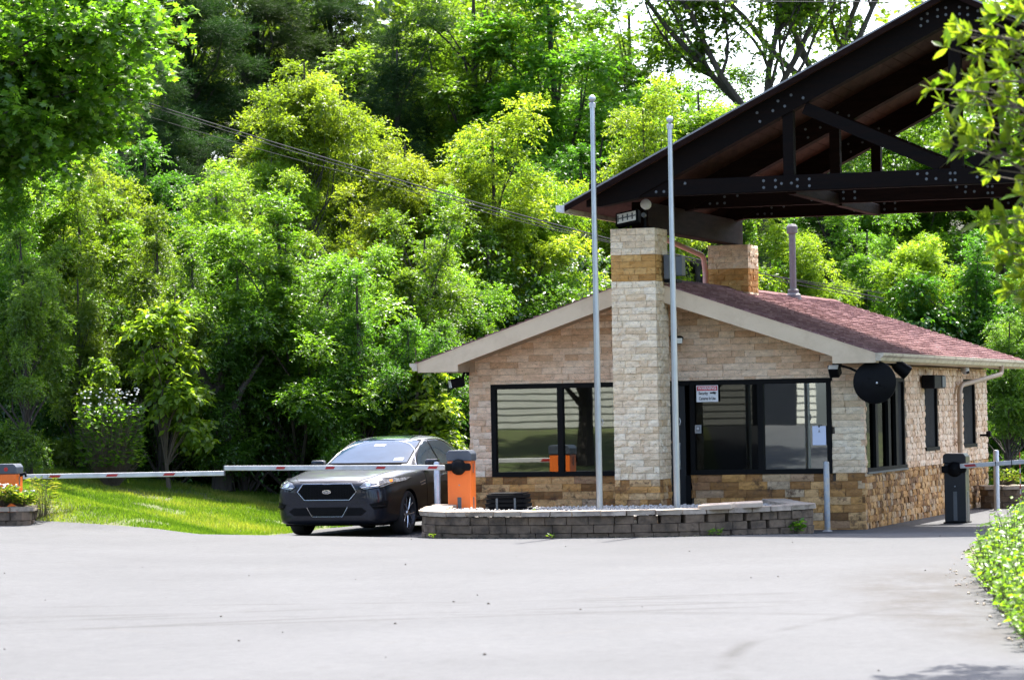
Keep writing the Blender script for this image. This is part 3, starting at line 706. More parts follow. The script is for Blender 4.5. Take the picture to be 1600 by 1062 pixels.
fs = thing('sensor_lamp', 'white round sensor lamp on a short post atop the tall stone pillar', 'lamp', UV(PU+.5, -1.1, 4.62), -TH)
MB().tube([(0, 0, 0), (0, 0, .2), (.02, -.03, .3)], .02, 8).box(-.05, .05, -.05, .05, 0, .02).build('post', M['blackp'], fs)
MB().lathe([(0, -.05), (.07, -.045), (.08, -.01), (.08, .04), (.05, .06), (0, .06)], 18, Matrix.Translation((.04, -.06, .36)) @ Matrix.Rotation(R(80), 4, 'X')).build('lamp_head', M['white'], fs, smooth=True)
MB().lathe([(0, -.03), (.035, -.03), (.035, .03), (0, .03)], 12, Matrix.Translation((.0, -.06, .2)) @ Matrix.Rotation(R(80), 4, 'X')).build('sensor', M['boxg'], fs)
eb = thing('junction_box', 'grey metal box fixed to the right face of the tall stone pillar', 'electrical box', UV(PU+.70+.04, -.95, 3.80), -TH)
MB().box(0, .10, -.02, .32, .05, .42).build('enclosure', M['boxg'], eb, .01)
MB().box(.0, .26, .1, .30, .1, .40).build('cover', M['boxg'], eb, .01); MB().box(0, .2, 0, .3, 0, .045).build('base', M['blackp'], eb)
# wall lamps
def walllamp(label, px, py, Y, tilt, rz, sc_=1.0):
    t = thing('wall_lamp', label, 'wall lamp', at(px, py, Y), -TH+rz); t.scale = (sc_,)*3
    Mx = Matrix.Rotation(R(tilt), 4, 'X')
    MB().prism([(-.07, -.05), (.07, -.05), (.10, .06), (-.10, .06)], -.11, .05, 'y', Mx).build('housing', M['blackp'], t, .012)
    MB().box(-.07, .07, -.118, -.112, -.035, .045, Mx).build('lens', M['lens'], t)
    MB().tube([(0, .03, .04), (0, .06, .12), (0, .10, .14)], .016, 8).build('arm', M['blackp'], t)
    MB().box(-.05, .05, .09, .11, .08, .18).build('back_plate', M['blackp'], t); return t
walllamp('small black flood lamp under the right eave of the gatehouse front', 1304, 583, 48.3, -48, 0, 1.05)
walllamp('black flood lamp at the left corner of the gatehouse', 718, 598, 50.3, 10, R(-60), 1.35)
walllamp('small black lamp on the gable just right of the tall pillar', 1056, 531, 49.2, 10, R(30), 1.0)
t = thing('spotlight', 'black hooded spotlight with white face beside the round mirror', 'spotlight', at(1410, 577, 49.2), -TH+R(25))
Mx = Matrix.Rotation(R(38), 4, 'Y') @ Matrix.Rotation(R(90), 4, 'Y')
MB().lathe([(0, -.16), (.07, -.16), (.10, -.08), (.115, .10), (.105, .10), (.09, .04), (0, .03)], 16, Mx).build('hood', M['blackp'], t, smooth=True)
MB().lathe([(0, .045), (.09, .045), (.095, .06), (0, .075)], 16, Mx).build('lens', M['lens'], t)
MB().tube([(-.08, 0, .06), (-.22, .05, .10), (-.34, .25, .08)], .02, 8).build('arm', M['blackp'], t)
# convex mirror seen from behind
t = thing('safety_mirror', 'large round black backed safety mirror on a bracket at the gatehouse corner', 'mirror', at(1367, 597, 47.9), 0)
Mx = Matrix.Rotation(R(90), 4, 'X') @ Matrix.Rotation(R(0), 4, 'Y')
MB().lathe([(0, .075), (.12, .068), (.24, .042), (.318, .006), (.325, -.012), (.31, -.03), (0, -.035)], 40, Mx).build('disc', M['blackp'], t, smooth=True)
for (a, b, r) in ((-.09, .06, .012), (.02, -.01, .018), (.08, -.05, .012), (.15, -.07, .010), (.05, -.04, .009)):
    MB().lathe([(0, 0), (r, 0), (r*.8, .012), (0, .014)], 8, Matrix.Translation((a, -.075, b)) @ Matrix.Rotation(R(90), 4, 'X')).build('screw', M['blackp'] if r < .0175 else M['galv'], t)
MB().tube([(-.22, .0, .14), (-.36, .1, .22), (-.5, .35, .27)], .018, 8).build('arm', M['blackp'], t)
MB().lathe([(0, -.02), (.05, -.02), (.05, .03), (0, .03)], 10, Matrix.Translation((-.5, .38, .27)) @ Matrix.Rotation(R(90), 4, 'X')).build('mount', M['blackp'], t)
# speaker box over the first narrow window
t = thing('speaker_box', 'oblong black speaker box over the middle narrow side window', 'speaker', UV(.03, 4.45, 2.14), -TH)
MB().box(0, .22, 0, .95, 0, .22).build('body', M['blackp'], t, .015); MB().box(.222, .235, .62, .93, .02, .2).build('grille', M['boxg'], t)
t = thing('security_camera', 'small white dome camera under the side eave near the downspout', 'camera', UV(.12, 8.0, 2.44), -TH)
MB().lathe([(0, .075), (.07, .07), (.075, .0), (.06, -.02), (.03, -.05), (0, -.055)], 14).build('dome', M['galv'], t, smooth=True); MB().box(-.08, .0, -.03, .03, .02, .06).build('mount', M['galvd'], t)
MB().lathe([(0, -.02), (.03, -.02), (.03, .01), (0, .01)], 10, Matrix.Translation((.05, -.045, -.01)) @ Matrix.Rotation(R(70), 4, 'X')).build('lens', M['ink'], t)
t = thing('latch_knob', 'little black knob beside the rearmost narrow side window', 'knob', UV(.05, 9.9, 1.30), -TH)
MB().tube([(-.03, 0, 0), (.10, 0, 0)], .02, 8).build('stem', M['blackp'], t); MB().lathe([(0, -.05), (.05, -.04), (.06, 0), (.05, .04), (0, .05)], 10, Matrix.Translation((.13, 0, .02)) @ Matrix.Rotation(R(90), 4, 'Y')).build('knob', M['blackp'], t)

# ------------------------------------------------------------------ writing
def text_mesh(body, size, mat, name, parent, Mx, extrude=.0008, xs=1.0, bold=0.0, shear=0.0):
    cu = bpy.data.curves.new(name, 'FONT'); cu.body = body; cu.size = size; cu.extrude = extrude; cu.align_x = 'CENTER'; cu.align_y = 'CENTER'; cu.offset = bold; cu.shear = shear
    o = bpy.data.objects.new('tmp', cu); C.objects.link(o)
    me = bpy.data.meshes.new_from_object(o.evaluated_get(bpy.context.evaluated_depsgraph_get())); C.objects.unlink(o); bpy.data.objects.remove(o)
    me.transform(Mx @ Matrix.Rotation(R(90), 4, 'X') @ Matrix.Diagonal((xs, 1, 1, 1)))
    me.materials.clear(); me.materials.append(mat); return link(name, me, None, parent)
sg = thing('warning_sign', 'white and red warning sign about security cameras behind the dark glass', 'sign', UV(-2.44, -.03, 2.105), -TH)
SW, SH = .345, .255
MB().box(-SW/2, SW/2, 0, .006, -SH/2, SH/2).build('sign_panel', M['signw'], sg, .0015)
MB().box(-SW/2+.01, SW/2-.01, -.002, -.0005, SH/2-.082, SH/2-.010).build('red_band', M['signr'], sg)
text_mesh('WARNING', .070, M['signw'], 'lettering', sg, Matrix.Translation((0, -.0035, SH/2-.045)), xs=.86, bold=.0015)
text_mesh('Security', .066, M['ink'], 'lettering', sg, Matrix.Translation((-.062, -.0025, .005)), xs=.68, bold=.0016)
text_mesh('Cameras In Use', .066, M['ink'], 'lettering', sg, Matrix.Translation((0, -.0025, -.075)), xs=.62, bold=.0016)
MB().box(.045, .075, -.003, -.001, -.002, .022).prism([(.08, .0), (.125, -.01), (.15, .018), (.10, .032)], -.003, -.001).prism([(.118, -.012), (.128, -.022), (.135, -.006)], -.0031, -.0011).lathe([(0, 0), (.012, 0), (.012, .002), (0, .002)], 10, Matrix.Translation((.083, -.0015, .014)) @ Matrix.Rotation(R(90), 4, 'X')).build('camera_symbol', M['ink'], sg)
ic = thing('intercom', 'small pale grey intercom panel behind the dark glass beside the door', 'intercom', UV(-2.60, -.02, 1.56), -TH)
MB().box(-.05, .05, 0, .02, -.065, .065).build('housing', M['galvd'], ic, .004); MB().box(-.03, .03, -.004, -.0005, -.03, .045).build('button_plate', M['boxg'], ic); MB().box(-.02, .018, -.007, -.0045, -.01, .03).build('button', M['galv'], ic)
pn = thing('paper_notice', 'pale blue paper notice clipped on the bright window pane', 'notice', UV(-.69, -.03, 1.435), -TH)
MB().box(-.105, .105, 0, .003, -.145, .145).build('sheet', M['paper'], pn); MB().box(-.012, .012, -.008, -.001, .125, .16).build('clip', M['ink'], pn)
MB().box(-.012, .012, -.0015, -.0005, .055, .07).box(-.022, .022, -.0015, -.0005, .045, .05).box(-.004, .003, -.0015, -.0005, .07, .095).build('print', M['boxg'], pn)

# ------------------------------------------------------------------ flagpoles, bollards, barriers
def flagpole(label, px0, py0, Y, ztop):
    b = at(px0, py0, Y); t = thing('flagpole', label, 'flagpole', (b.x, b.y, b.z-.1), 0, 'flagpoles in the planter'); H = ztop-b.z+.1
    MB().tube([(0, 0, 0), (0, 0, H*.35), (0, 0, H*.98)], [.047, .046, .033], 20).build('pole', M['alu'], t, smooth=True)
    MB().lathe([(0, H*.98-.03), (.045, H*.98-.03), (.048, H*.98+.03), (.02, H*.98+.05), (0, H*.98+.05)], 14).build('truck', M['galv'], t, smooth=True)
    MB().lathe([(0, H*.98+.04)]+[(.05*math.sin(k*math.pi/8), H*.98+.1-.05*math.cos(k*math.pi/8)) for k in range(1, 9)], 14).build('ball', M['galv'], t, smooth=True)
    MB().tube([(.055, 0, 1.25), (.07, 0, 1.3), (.055, 0, 1.35)], .008, 6).build('cleat', M['galvd'], t)
flagpole('taller aluminium flagpole left of the stone pillar', 937, 792, 45.4, at(933, 152, 45.4).z)
flagpole('aluminium flagpole in front of the gatehouse door, right of the pillar', 1058, 791, 45.3, at(1043, 186, 45.3).z)
def bollard(label, x, y, ztop, r, mat):
    z = gz(x, y); t = thing('bollard', label, 'bollard', (x, y, z), 0, 'steel pipe bollards round the gatehouse'); H = ztop-z
    MB().lathe([(0, 0), (r, 0), (r, H-.02), (r*.8, H), (0, H+.005)], 16).build('pipe', mat, t, smooth=True)
    MB().lathe([(r+.002, 0), (r+.035, 0), (r+.012, .02), (r+.002, .02)], 16).build('collar', M['gravel'], t)
p = at(1293, 826, 48.15); bollard('dull grey pipe bollard before the gatehouse corner, beside the planter', p.x, p.y, 1.05, .045, M['galvd'])
p = at(684, 800, 49.3); bollard('pipe bollard beside the orange barrier cabinet, in front of the car door', p.x, p.y, 1.13, .05, M['galv'])
p = at(1558, 796, 56.2); bollard('bright pipe bollard in the sun at the right, behind the raised arm', p.x, p.y, 1.05, .05, M['galv'])

def cabinet(label, loc, rz, H, bodym, capm, arm_side, w_=.36, d_=.30, motor=True, emblem=False):
    t = thing('lane_barrier', label, 'barrier', loc, rz, 'lane barriers with arms')
    b = MB().box(-w_/2, w_/2, -d_/2, d_/2, .02, H-.16).build('housing', bodym, t, .012, 2)
    MB().box(-w_/2-.02, w_/2+.02, -d_/2-.02, d_/2+.02, 0, .02).build('base_plate', M['blackp'], t)
    q = [(-w_/2-.012, H-.158), (w_/2+.012, H-.158), (w_/2+.012, H-.05), (w_/2-.03, H), (-w_/2+.03, H), (-w_/2-.012, H-.03)]
    MB().prism(q, -d_/2-.012, d_/2+.012).build('lid', capm, t, .012, 2)
    MB().box(-.03, .03, -d_/2-.004, -d_/2+.01, .04, .50).build('front_slot', M['boxg'], t, .003)
    MB().box(w_/2-.01, w_/2+.004, -.03, .03, .04, .50).build('side_slot', M['boxg'], t, .003)
    MB().box(w_/2-.01, w_/2+.004, -.02, .02, H-.34, H-.20).build('vent_slot', M['boxg'], t, .003)
    MB().lathe([(0, 0), (.012, 0), (.01, .006), (0, .006)], 10, Matrix.Translation((0, -d_/2, H-.52)) @ Matrix.Rotation(R(90), 4, 'X')).build('lock', M['galvd'], t)
    if motor:
        z = H-.25
        MB().lathe([(0, -.01), (.10, 0), (.12, .03), (.11, .06), (.06, .10), (0, .11)], 20, Matrix.Translation((0, -d_/2, z)) @ Matrix.Rotation(R(90), 4, 'X')).build('hub', M['blackp'], t, smooth=True)
        MB().prism([(-.20, z-.055), (.18, z-.055), (.20, z), (.18, z+.055), (-.20, z+.055)], -d_/2-.07, -d_/2-.005).build('arm_clamp', M['blackp'], t, .02, 2)
    if emblem: MB().lathe([(0, 0), (.035, 0), (.03, .006), (0, .006)], 12, Matrix.Translation((.02, -d_/2-.013, H-.085)) @ Matrix.Rotation(R(90), 4, 'X')).build('badge', M['red'], t)
    return t
def armbar(cab_, p0, p1, marks, wid=.04, hgt=.075):
    """the boom is a part of its cabinet; reflectors and straps are its sub-parts"""
    p0, p1 = Vector(p0), Vector(p1); d = p1-p0; L = d.length
    W = Matrix.Translation(p0) @ d.to_track_quat('X', 'Z').to_matrix().to_4x4(); K = Matrix.Translation(cab_.location) @ cab_.rotation_euler.to_matrix().to_4x4()
    t = MB().box(0, L, -wid/2, wid/2, -hgt/2, hgt/2).build('barrier_arm', M['armw'], cab_, .008, 2); t.matrix_basis = K.inverted() @ W
    MB().box(L, L+.015, -wid/2-.002, wid/2+.002, -hgt/2-.002, hgt/2+.002).build('end_cap', M['boxg'], t)
    for a, sgn in marks:
        q = [(a, .020), (a+.17, .020), (a+.20, -.018), (a+.03, -.018)] if sgn > 0 else [(a, -.020), (a+.17, -.020), (a+.20, .018), (a+.03, .018)]
        for s in (-1, 1): MB().prism(q, s*(wid/2+.002)-.0015, s*(wid/2+.002)+.0015).build('reflector', M['red'], t)
    return t
cp = UV(-5.61, -2.5); cab = cabinet('bright orange barrier cabinet by the gatehouse, its white arm crossing before the car', (cp.x, cp.y, .12), -TH+R(4), 1.20, M['orange'], M['slate'], -1)
armbar(cab, at(694, 730, 47.75), at(351.5, 731, 50.3), [(.10, 1), (1.09, 1), (2.08, 1), (3.07, 1)])
lp = at(14, 790, 50.6); cab = cabinet('shaded orange barrier cabinet at the left edge, its white arm reaching over the grass bank', (lp.x, lp.y, .22), R(-12), at(0, 724.5, 50.6).z-.22, M['orange'], M['slate'], 1, motor=False, emblem=True)
t = armbar(cab, at(36, 744.5, 50.5), at(350, 739, 50.6), [(.40, -1), (1.30, -1), (2.20, -1)])
MB().tube([(-.05, 0, .03), (.03, 0, .05), (.05, 0, 0)], .03, 8).build('bracket', M['blackp'], t)
bp = UV(.95, 2.45); cab = cabinet('tall black barrier cabinet by the gatehouse side wall, its white arm pointing right', (bp.x, bp.y, 0), -TH, 1.10, M['cabk'], M['cabk'], 1, w_=.34, d_=.34)
a0 = at(1500, 728, 50.3); a1 = at(1600, 721, 50.1); a1 = a0+(a1-a0)*3.4
t = armbar(cab, a0, a1, [(.06, 1), (1.25, 1), (2.3, 1)], hgt=.07)
for k in (.55, .80): MB().box(k, k+.012, -.024, .024, -.040, .040).build('strap', M['blackp'], t)
# striped marker hanging near the right edge
p = at(1595, 792, 52.5); t = thing('marker_rod', 'thin red and white striped rod under the right barrier arm', 'marker', (p.x, p.y, 0), 0); 
for k in range(12): MB().tube([(0, 0, .04+k*.085), (0, 0, .04+(k+1)*.085)], .010, 6).build('rod_segment', M['red'] if k % 2 else M['white'], t)

# ------------------------------------------------------------------ block planters
blockmeshes = []
for k in range(5):
    b = MB().box(-.5, .5, -.5, .5, -.5, .5); rr = random.Random(k); b.v = [(x+rr.uniform(-.012, .012), y+rr.uniform(-.05, .05), z+rr.uniform(-.02, .02)) for x, y, z in b.v]
    blockmeshes.append(b)
def planter(label, path, closed, z0, ncourse, hc, depth, lmin, lmax, capl, gaps=(), seed=2, caph=.075, skew=None):
    """path: world polyline of the outer face"""
    rr = random.Random(seed); P = [Vector(p) for p in path]
    base = P[0]; t = thing('block_planter', label, 'planter', (base.x, base.y, z0), 0)
    if closed: P.append(P[0])
    cum = [0]
    for a, b in zip(P, P[1:]): cum.append(cum[-1]+(b-a).length)
    L = cum[-1]
    def ev(s):
        s = max(0, min(L-1e-6, s))
        for i in range(len(P)-1):
            if s <= cum[i+1]:
                f = (s-cum[i])/(cum[i+1]-cum[i]); p = P[i].lerp(P[i+1], f); return p
        return P[-1]
    meshes = [b.mesh('block', .03) for b in blockmeshes]
    for m in meshes: m.materials.append(M['block'])
    capms = [b.mesh('cap_stone', .02) for b in blockmeshes]
    for m in capms: m.materials.append(M['cap'])
    def put(s0, s1, zc, h, dep, over, ms, nm, drop=0, tilt=0):
        a, b = ev(s0), ev(s1); d = (b-a); l = d.length; d.normalize(); n = Vector((d.y, -d.x))   # outward
        c = (a+b)/2-n*(dep/2-over)
        o = link(nm, rr.choice(ms), None, t); o.location = (c.x-base.x, c.y-base.y, zc)
        o.rotation_euler = (tilt, drop, math.atan2(d.y, d.x)); o.scale = (l-.008, dep, h-.006); return o
    for k in range(ncourse):
        s = -rr.uniform(0, .15)
        while s < L:
            l = rr.uniform(lmin, lmax); e = min(L, s+l)
            if e-max(s, 0) > .06:
                g = any(k == gk and gs < (s+e)/2 < ge for gk, gs, ge in gaps)
                put(max(s, 0), e-(.05 if g else 0), hc*(k+.5), hc, depth+rr.uniform(-.02, .01), rr.uniform(-.012, .014), meshes, 'block')
            s = e
    s = 0
    while s < L-.05:
        l = min(L-s, rr.uniform(*capl)); put(s, s+l, ncourse*hc+caph/2+rr.uniform(0, .008), caph, depth+.12, .035+rr.uniform(-.01, .015), capms, 'cap_stone', drop=rr.uniform(-.015, .015), tilt=rr.uniform(-.01, .02)); s += l
    return t, ev, L
front = [(-1.15, 48.2), (-1.30, 47), (-1.34, 45.6), (-1.28, 45.0), (-1.05, 44.62), (-.5, 44.25), (.3, 43.92), (1.1, 43.75), (1.9, 43.72), (2.6, 43.85), (3.1, 44.15), (3.6, 44.5), (4.0, 44.82), (4.22, 45.2), (4.25, 45.7), (4.1, 46.3), (4.0, 48.0)]
def resample(path, it=2):
    for _ in range(it):
        q = [path[0]]
        for a, b in zip(path, path[1:]): q += [tuple(np.array(a)*.75+np.array(b)*.25), tuple(np.array(a)*.25+np.array(b)*.75)]
        path = q+[path[-1]]
    return path
front = resample(front)
pt_, ev, L = planter('long curved block planter with sunlit cap stones round the flagpoles', front, False, .09, 3, .115, .24, .22, .36, (.30, .44), gaps=((2, 6.2, 8.6), (1, 8.0, 8.5)), seed=5)
# bed of the island
isl = front
me = bpy.data.meshes.new('planter_bed'); c_ = (1.4, 46.5)
Vv = [(x*.975+c_[0]*.025-.0, y*.985+c_[1]*.015, .42) for x, y in isl]
me.from_pydata(Vv, [], [tuple(range(len(Vv)))]); bed = link('gravel_bed', me, M['gravel']); bed.parent = pt_; bed.location = (-pt_.location.x, -pt_.location.y, -pt_.location.z)
# gravel pebbles on top
def scatter_ico(name, pts, rmin, rmax, mat, parent=None, seed=1, flat=.7):
    rr = np.random.RandomState(seed); n = len(pts); pts = np.array(pts)
    base = np.array([(1,0,0),(-1,0,0),(0,1,0),(0,-1,0),(0,0,1),(0,0,-1)], float); fc = np.array([(0,2,4),(2,1,4),(1,3,4),(3,0,4),(2,0,5),(1,2,5),(3,1,5),(0,3,5)])
    r = rr.uniform(rmin, rmax, (n, 1, 1)); B = base[None]*r*rr.uniform(.7, 1.3, (n, 6, 3)); B[:, :, 2] *= flat
    a = rr.uniform(0, 6.28, n); ca, sa = np.cos(a)[:, None], np.sin(a)[:, None]
    X = B[:, :, 0]*ca-B[:, :, 1]*sa; Y = B[:, :, 0]*sa+B[:, :, 1]*ca; V = np.stack([X, Y, B[:, :, 2]], -1)+pts[:, None, :]
    Fi = (fc[None]+6*np.arange(n)[:, None, None]).reshape(-1)
    me = npmesh(name, V.reshape(-1, 3), Fi, 3, mat); o = link(name, me, None, parent); return o
rr = random.Random(9); gp = []
while len(gp) < 5200:
    x, y = rr.uniform(-1.3, 4.2), rr.uniform(43.8, 47.6)
    if inpoly(x, y, isl): gp.append((x, y, .43+rr.uniform(0, .03)+(.03 if y < 46 else 0)*rr.random()))
tag(scatter_ico('gravel', gp, .014, .034, M['gravel']), 'pale gravel filling the block planter', 'gravel', kind='stuff')
# loose tan caps: the two raised slabs right of the poles
for (px, py, Y, rz, l) in ((1118, 794, 44.55, .2, .42), (1150, 790, 44.75, .35, .62)):
    pass
for k, (px, py, Y, rz, l, lab) in enumerate(((1120, 793, 43.98, -.28, .46, 'loose tan cap slab lying askew on the planter, left one of the raised pair'), (1160, 788, 44.30, -.05, .56, 'loose pale cap slab on the planter, right one of the raised pair'))):
    q = at(px, py, Y); o = MB().box(-l/2, l/2, -.16, .16, -.035, .035).build('cap_slab', M['tancap'], None, .008); o.location = (q.x, q.y, .535+.004*k); o.rotation_euler = (R(3), R(-2), rz); tag(o, lab, 'slab')
lpt, _, _ = planter('small block planter with weeds at the left edge of the road', [(-9.2, 49.75), (-7.62, 49.5), (-7.52, 49.6), (-7.5, 50.3)], False, .20, 2, .135, .22, .16, .24, (.30, .44), seed=8)
rpt, _, _ = planter('little round block planter beside the right hand bollard', resample([(8.4, 57.7), (8.3, 57.2), (8.5, 56.95), (9.0, 56.9), (9.2, 57.15), (9.15, 57.6), (8.9, 57.9)]), False, 0, 3, .11, .2, .2, .3, (.26, .36), seed=11)
# ribbed black crate behind the planter
p = at(795, 795, 46.3); t = thing('plastic_crate', 'ribbed black plastic utility box lying below the left window', 'box', (p.x, p.y, .44), -TH+R(3))
for k in range(4):
    w_ = .31-.012*k; MB().box(-w_, w_, -.2, .2, k*.065, k*.065+.058).build('rib', M['blackp'], t, .014, 2)
    MB().box(-w_-.008, w_+.008, -.208, .208, k*.065+.048, k*.065+.058).build('rim', M['blackp'], t, .004)
MB().box(-.26, .26, -.17, .17, .26, .275).build('lid', M['blackp'], t, .006)
for s in (-.12, .15): MB().box(s-.015, s+.015, -.213, -.2, .02, .20).build('clasp', M['boxg'], t)

# ------------------------------------------------------------------ cables
def cable(label, pts, r, sag=0.0):
    P = [Vector(p) for p in pts]; out = []
    for a, b in zip(P, P[1:]):
        for k in range(12): t = k/12; q = a.lerp(b, t); q.z -= sag*4*t*(1-t); out.append(q)
    out.append(P[-1]); mb = MB(); o0 = out[0]; mb.tube([q-o0 for q in out], r, 6)
    o = mb.build('overhead_cable', M['cable']); o.location = o0; tag(o, label, 'cable', 'overhead cables across the woods')
cable('upper of the overhead cables slanting across the trees', [at(100, 118, 61), at(560, 262, 59.5), at(960, 375, 58), at(1380, 466, 62)], .012, .03)
cable('middle overhead cable, twisted just below the upper one', [at(100, 121, 61.2), at(560, 267, 59.5), at(960, 379, 58), at(1380, 471, 62)], .008, .04)
cable('thin lowest overhead cable running under the other two', [at(100, 140, 61.4), at(560, 275, 59.5), at(960, 381, 58), at(1380, 458, 62)], .006, .05)
cable('thin level cable crossing the sky at the top of the picture', [at(900, -2, 70), at(1320, 3, 70), at(1700, 2, 70)], .012, .02)

# ------------------------------------------------------------------ foliage
def norm(a): return a/np.maximum(np.linalg.norm(a, axis=-1, keepdims=True), 1e-9)
def leaves_on_twigs(P, D, nl, tl, ll, lw, droop, rs, spread=.9):
    """P twig starts (n,3), D directions (n,3). Returns leaf base, axis, normal arrays"""
    n = len(P); s = (np.arange(nl)+.5)/nl
    T = tl*rs.uniform(.6, 1.25, (n, 1, 1))
    base = P[:, None]+D[:, None]*T*s[None, :, None]; base[..., 2] -= droop*T[..., 0]*s[None]**2*.7
    up = np.array([0, 0, 1.]); side = norm(np.cross(D, up)+1e-3)[:, None]*np.where(np.arange(nl) % 2, 1, -1)[None, :, None]
    ax = norm(D[:, None]*.6+side*spread+rs.normal(0, .35, (n, nl, 3))); ax[..., 2] -= droop*rs.uniform(.3, 1.2, (n, nl)); ax = norm(ax)
    nr = norm(np.array([0, 0, 1.])+rs.normal(0, .45, (n, nl, 3))); nr = norm(nr-ax*(nr*ax).sum(-1, keepdims=True))
    return base.reshape(-1, 3), ax.reshape(-1, 3), nr.reshape(-1, 3)
def leaf_mesh(name, B, A, N, ll, lw, mat, rs, rnd=None, shape='diamond'):
    n = len(B); l = ll*rs.uniform(.65, 1.25, (n, 1)); w = lw*rs.uniform(.75, 1.2, (n, 1)); W = np.cross(A, N)
    if shape == 'diamond':
        V = np.stack([B, B+A*l*.45+W*w*.5+N*w*.12, B+A*l-N*l*.12, B+A*l*.45-W*w*.5+N*w*.12], 1); idx = np.array([(0, 1, 2), (0, 2, 3)])
    elif shape == 'lobed':
        pts = [(0, 0), (.18, .22), (.30, .62), (.50, .28), (.72, .50), (.74, .16), (1, 0), (.74, -.16), (.72, -.50), (.50, -.28), (.30, -.62), (.18, -.22)]
        V = np.stack([B+A*l*a+W*w*b-N*l*.10*a*a for a, b in pts]+[B+A*l*.45+N*w*.08], 1); k = len(pts)
        idx = np.array([(k, i, (i+1) % k) for i in range(k)])
    else:  # needle
        V = np.stack([B-W*w*.5, B+W*w*.5, B+A*l], 1); idx = np.array([(0, 1, 2)])
    m = V.shape[1]; Fi = (idx[None]+m*np.arange(n)[:, None, None]).reshape(-1)
    r = rs.uniform(0, 1, n) if rnd is None else np.clip(rnd, 0, 1)
    return npmesh(name, V.reshape(-1, 3), Fi, 3, mat, {'rnd': np.repeat(r, m)})
def crown_data(seed, cx_, rx, rz, nclump, rc, ntw, nl, tl, ll, lw, droop, mat, shape='diamond', low=-.75, flat=.50, up=.30, name='crown', asym=0):
    rs = np.random.RandomState(seed); cl = []
    while len(cl) < nclump:
        a = rs.uniform(0, 6.283); el = rs.uniform(-.45, 1.45); h0 = cx_+rz*rs.uniform(-.75, .35)
        d = np.array([math.cos(a)*math.cos(el), math.sin(a)*math.cos(el), math.sin(el)]); ln_ = rs.uniform(.62, 1.12)
        # reach of the branch inside the crown's envelope
        for f in np.sort(rs.uniform(.28, 1.0, 4)):
            R_ = ln_*f; p = np.array([d[0]*rx*R_, d[1]*rx*R_, h0+d[2]*rz*.95*R_-.35*(f*R_)**2]); tz = (p[2]-cx_)/rz
            if tz > 1.0 or tz < low: continue
            lim = rx*(1.08-.62*max(0, tz)**1.3-.25*max(0, -tz))
            rr_ = math.hypot(p[0], p[1])
            if rr_ > lim: p[:2] *= lim/rr_*rs.uniform(.9, 1)
            cl.append(p)
    cl = cl[:nclump]
    cl = np.array(cl); out = norm(cl-np.array([0, 0, cx_-rz*.3]))
    rad = rc*rs.uniform(.55, 1.25, nclump)
    D = norm(rs.normal(0, 1, (nclump, ntw, 3))+out[:, None]*.55+np.array([0, 0, up])); 
    P = cl[:, None]+D*np.array([1, 1, flat])*(rad[:, None, None]*rs.uniform(.1, 1, (nclump, ntw, 1))**.6)
    D2 = norm(D+rs.normal(0, .35, D.shape))
    B, A, N = leaves_on_twigs(P.reshape(-1, 3), D2.reshape(-1, 3), nl, tl, ll, lw, droop, rs)
    cr = np.repeat(rs.uniform(.1, .7, nclump), ntw*nl)+rs.uniform(-.1, .35, nclump*ntw*nl)
    return leaf_mesh(name, B, A, N, ll, lw, mat, rs, cr, shape), cl
def limbs(cl, H, ch, r0, seed, mat, trunk_lean=.3):
    rr = random.Random(seed); mb = MB()
    lean = (rr.uniform(-1, 1)*trunk_lean, rr.uniform(-1, 1)*trunk_lean)
    def tp(f): return Vector((lean[0]*f*f+.12*math.sin(f*5), lean[1]*f*f, -.4+f*(H*.92+.4)))
    mb.tube([tp(k/8) for k in range(9)], [r0*(1-.85*(k/8)**.9)*(1.35 if k == 0 else 1) for k in range(9)], 9)
    for c in cl:
        c = Vector(c); f = max(.18, min(.92, (c.z-1.2-.35*math.hypot(c.x, c.y))/H)); a = tp(f); m = a.lerp(c, .5)+Vector((rr.uniform(-.3, .3), rr.uniform(-.3, .3), rr.uniform(-.1, .35)))
        r = r0*(1-.8*f)*.42
        mb.tube([a, a.lerp(m, .5)+Vector((0, 0, .06)), m, c.lerp(m, .3), c], [r, r*.8, r*.6, r*.35, r*.12], 5, cap=False)
    return mb.mesh('trunk', smooth=True)
SPEC = {}
def species(key, H, seed, mat, r0, cargs, bark='bark'):
    me, cl = crown_data(seed, mat=M_leaf(mat), **cargs); tm = limbs(cl[::2] if len(cl) > 50 else cl, H, cargs['cx_'], r0, seed, None); tm.materials.append(M[bark]); SPEC[key] = (me, tm, H)
def M_leaf(k): return LF[k]
species('lime_a', 10, 11, 'lime', .16, dict(cx_=6.0, rx=2.6, rz=4.0, nclump=110, rc=.62, ntw=72, nl=9, tl=.36, ll=.098, lw=.050, droop=.34))
species('lime_b', 10, 12, 'lime', .16, dict(cx_=5.6, rx=3.0, rz=4.2, nclump=112, rc=.62, ntw=72, nl=9, tl=.38, ll=.102, lw=.050, droop=.42))
species('green_a', 10, 13, 'green', .2, dict(cx_=5.6, rx=3.0, rz=4.3, nclump=112, rc=.66, ntw=72, nl=9, tl=.34, ll=.100, lw=.054, droop=.30))
species('green_b', 10, 14, 'green', .2, dict(cx_=5.8, rx=2.7, rz=4.1, nclump=108, rc=.68, ntw=72, nl=9, tl=.34, ll=.098, lw=.056, droop=.36))
species('deep_a', 10, 15, 'deep', .2, dict(cx_=5.0, rx=3.0, rz=4.6, nclump=108, rc=.72, ntw=72, nl=9, tl=.36, ll=.110, lw=.062, droop=.42, low=-.95))
species('pine', 12, 16, 'pine', .24, dict(cx_=7.0, rx=3.0, rz=5.2, nclump=80, rc=1.0, ntw=130, nl=10, tl=.40, ll=.19, lw=.020, droop=.10, shape='needle', flat=.28, up=.15))
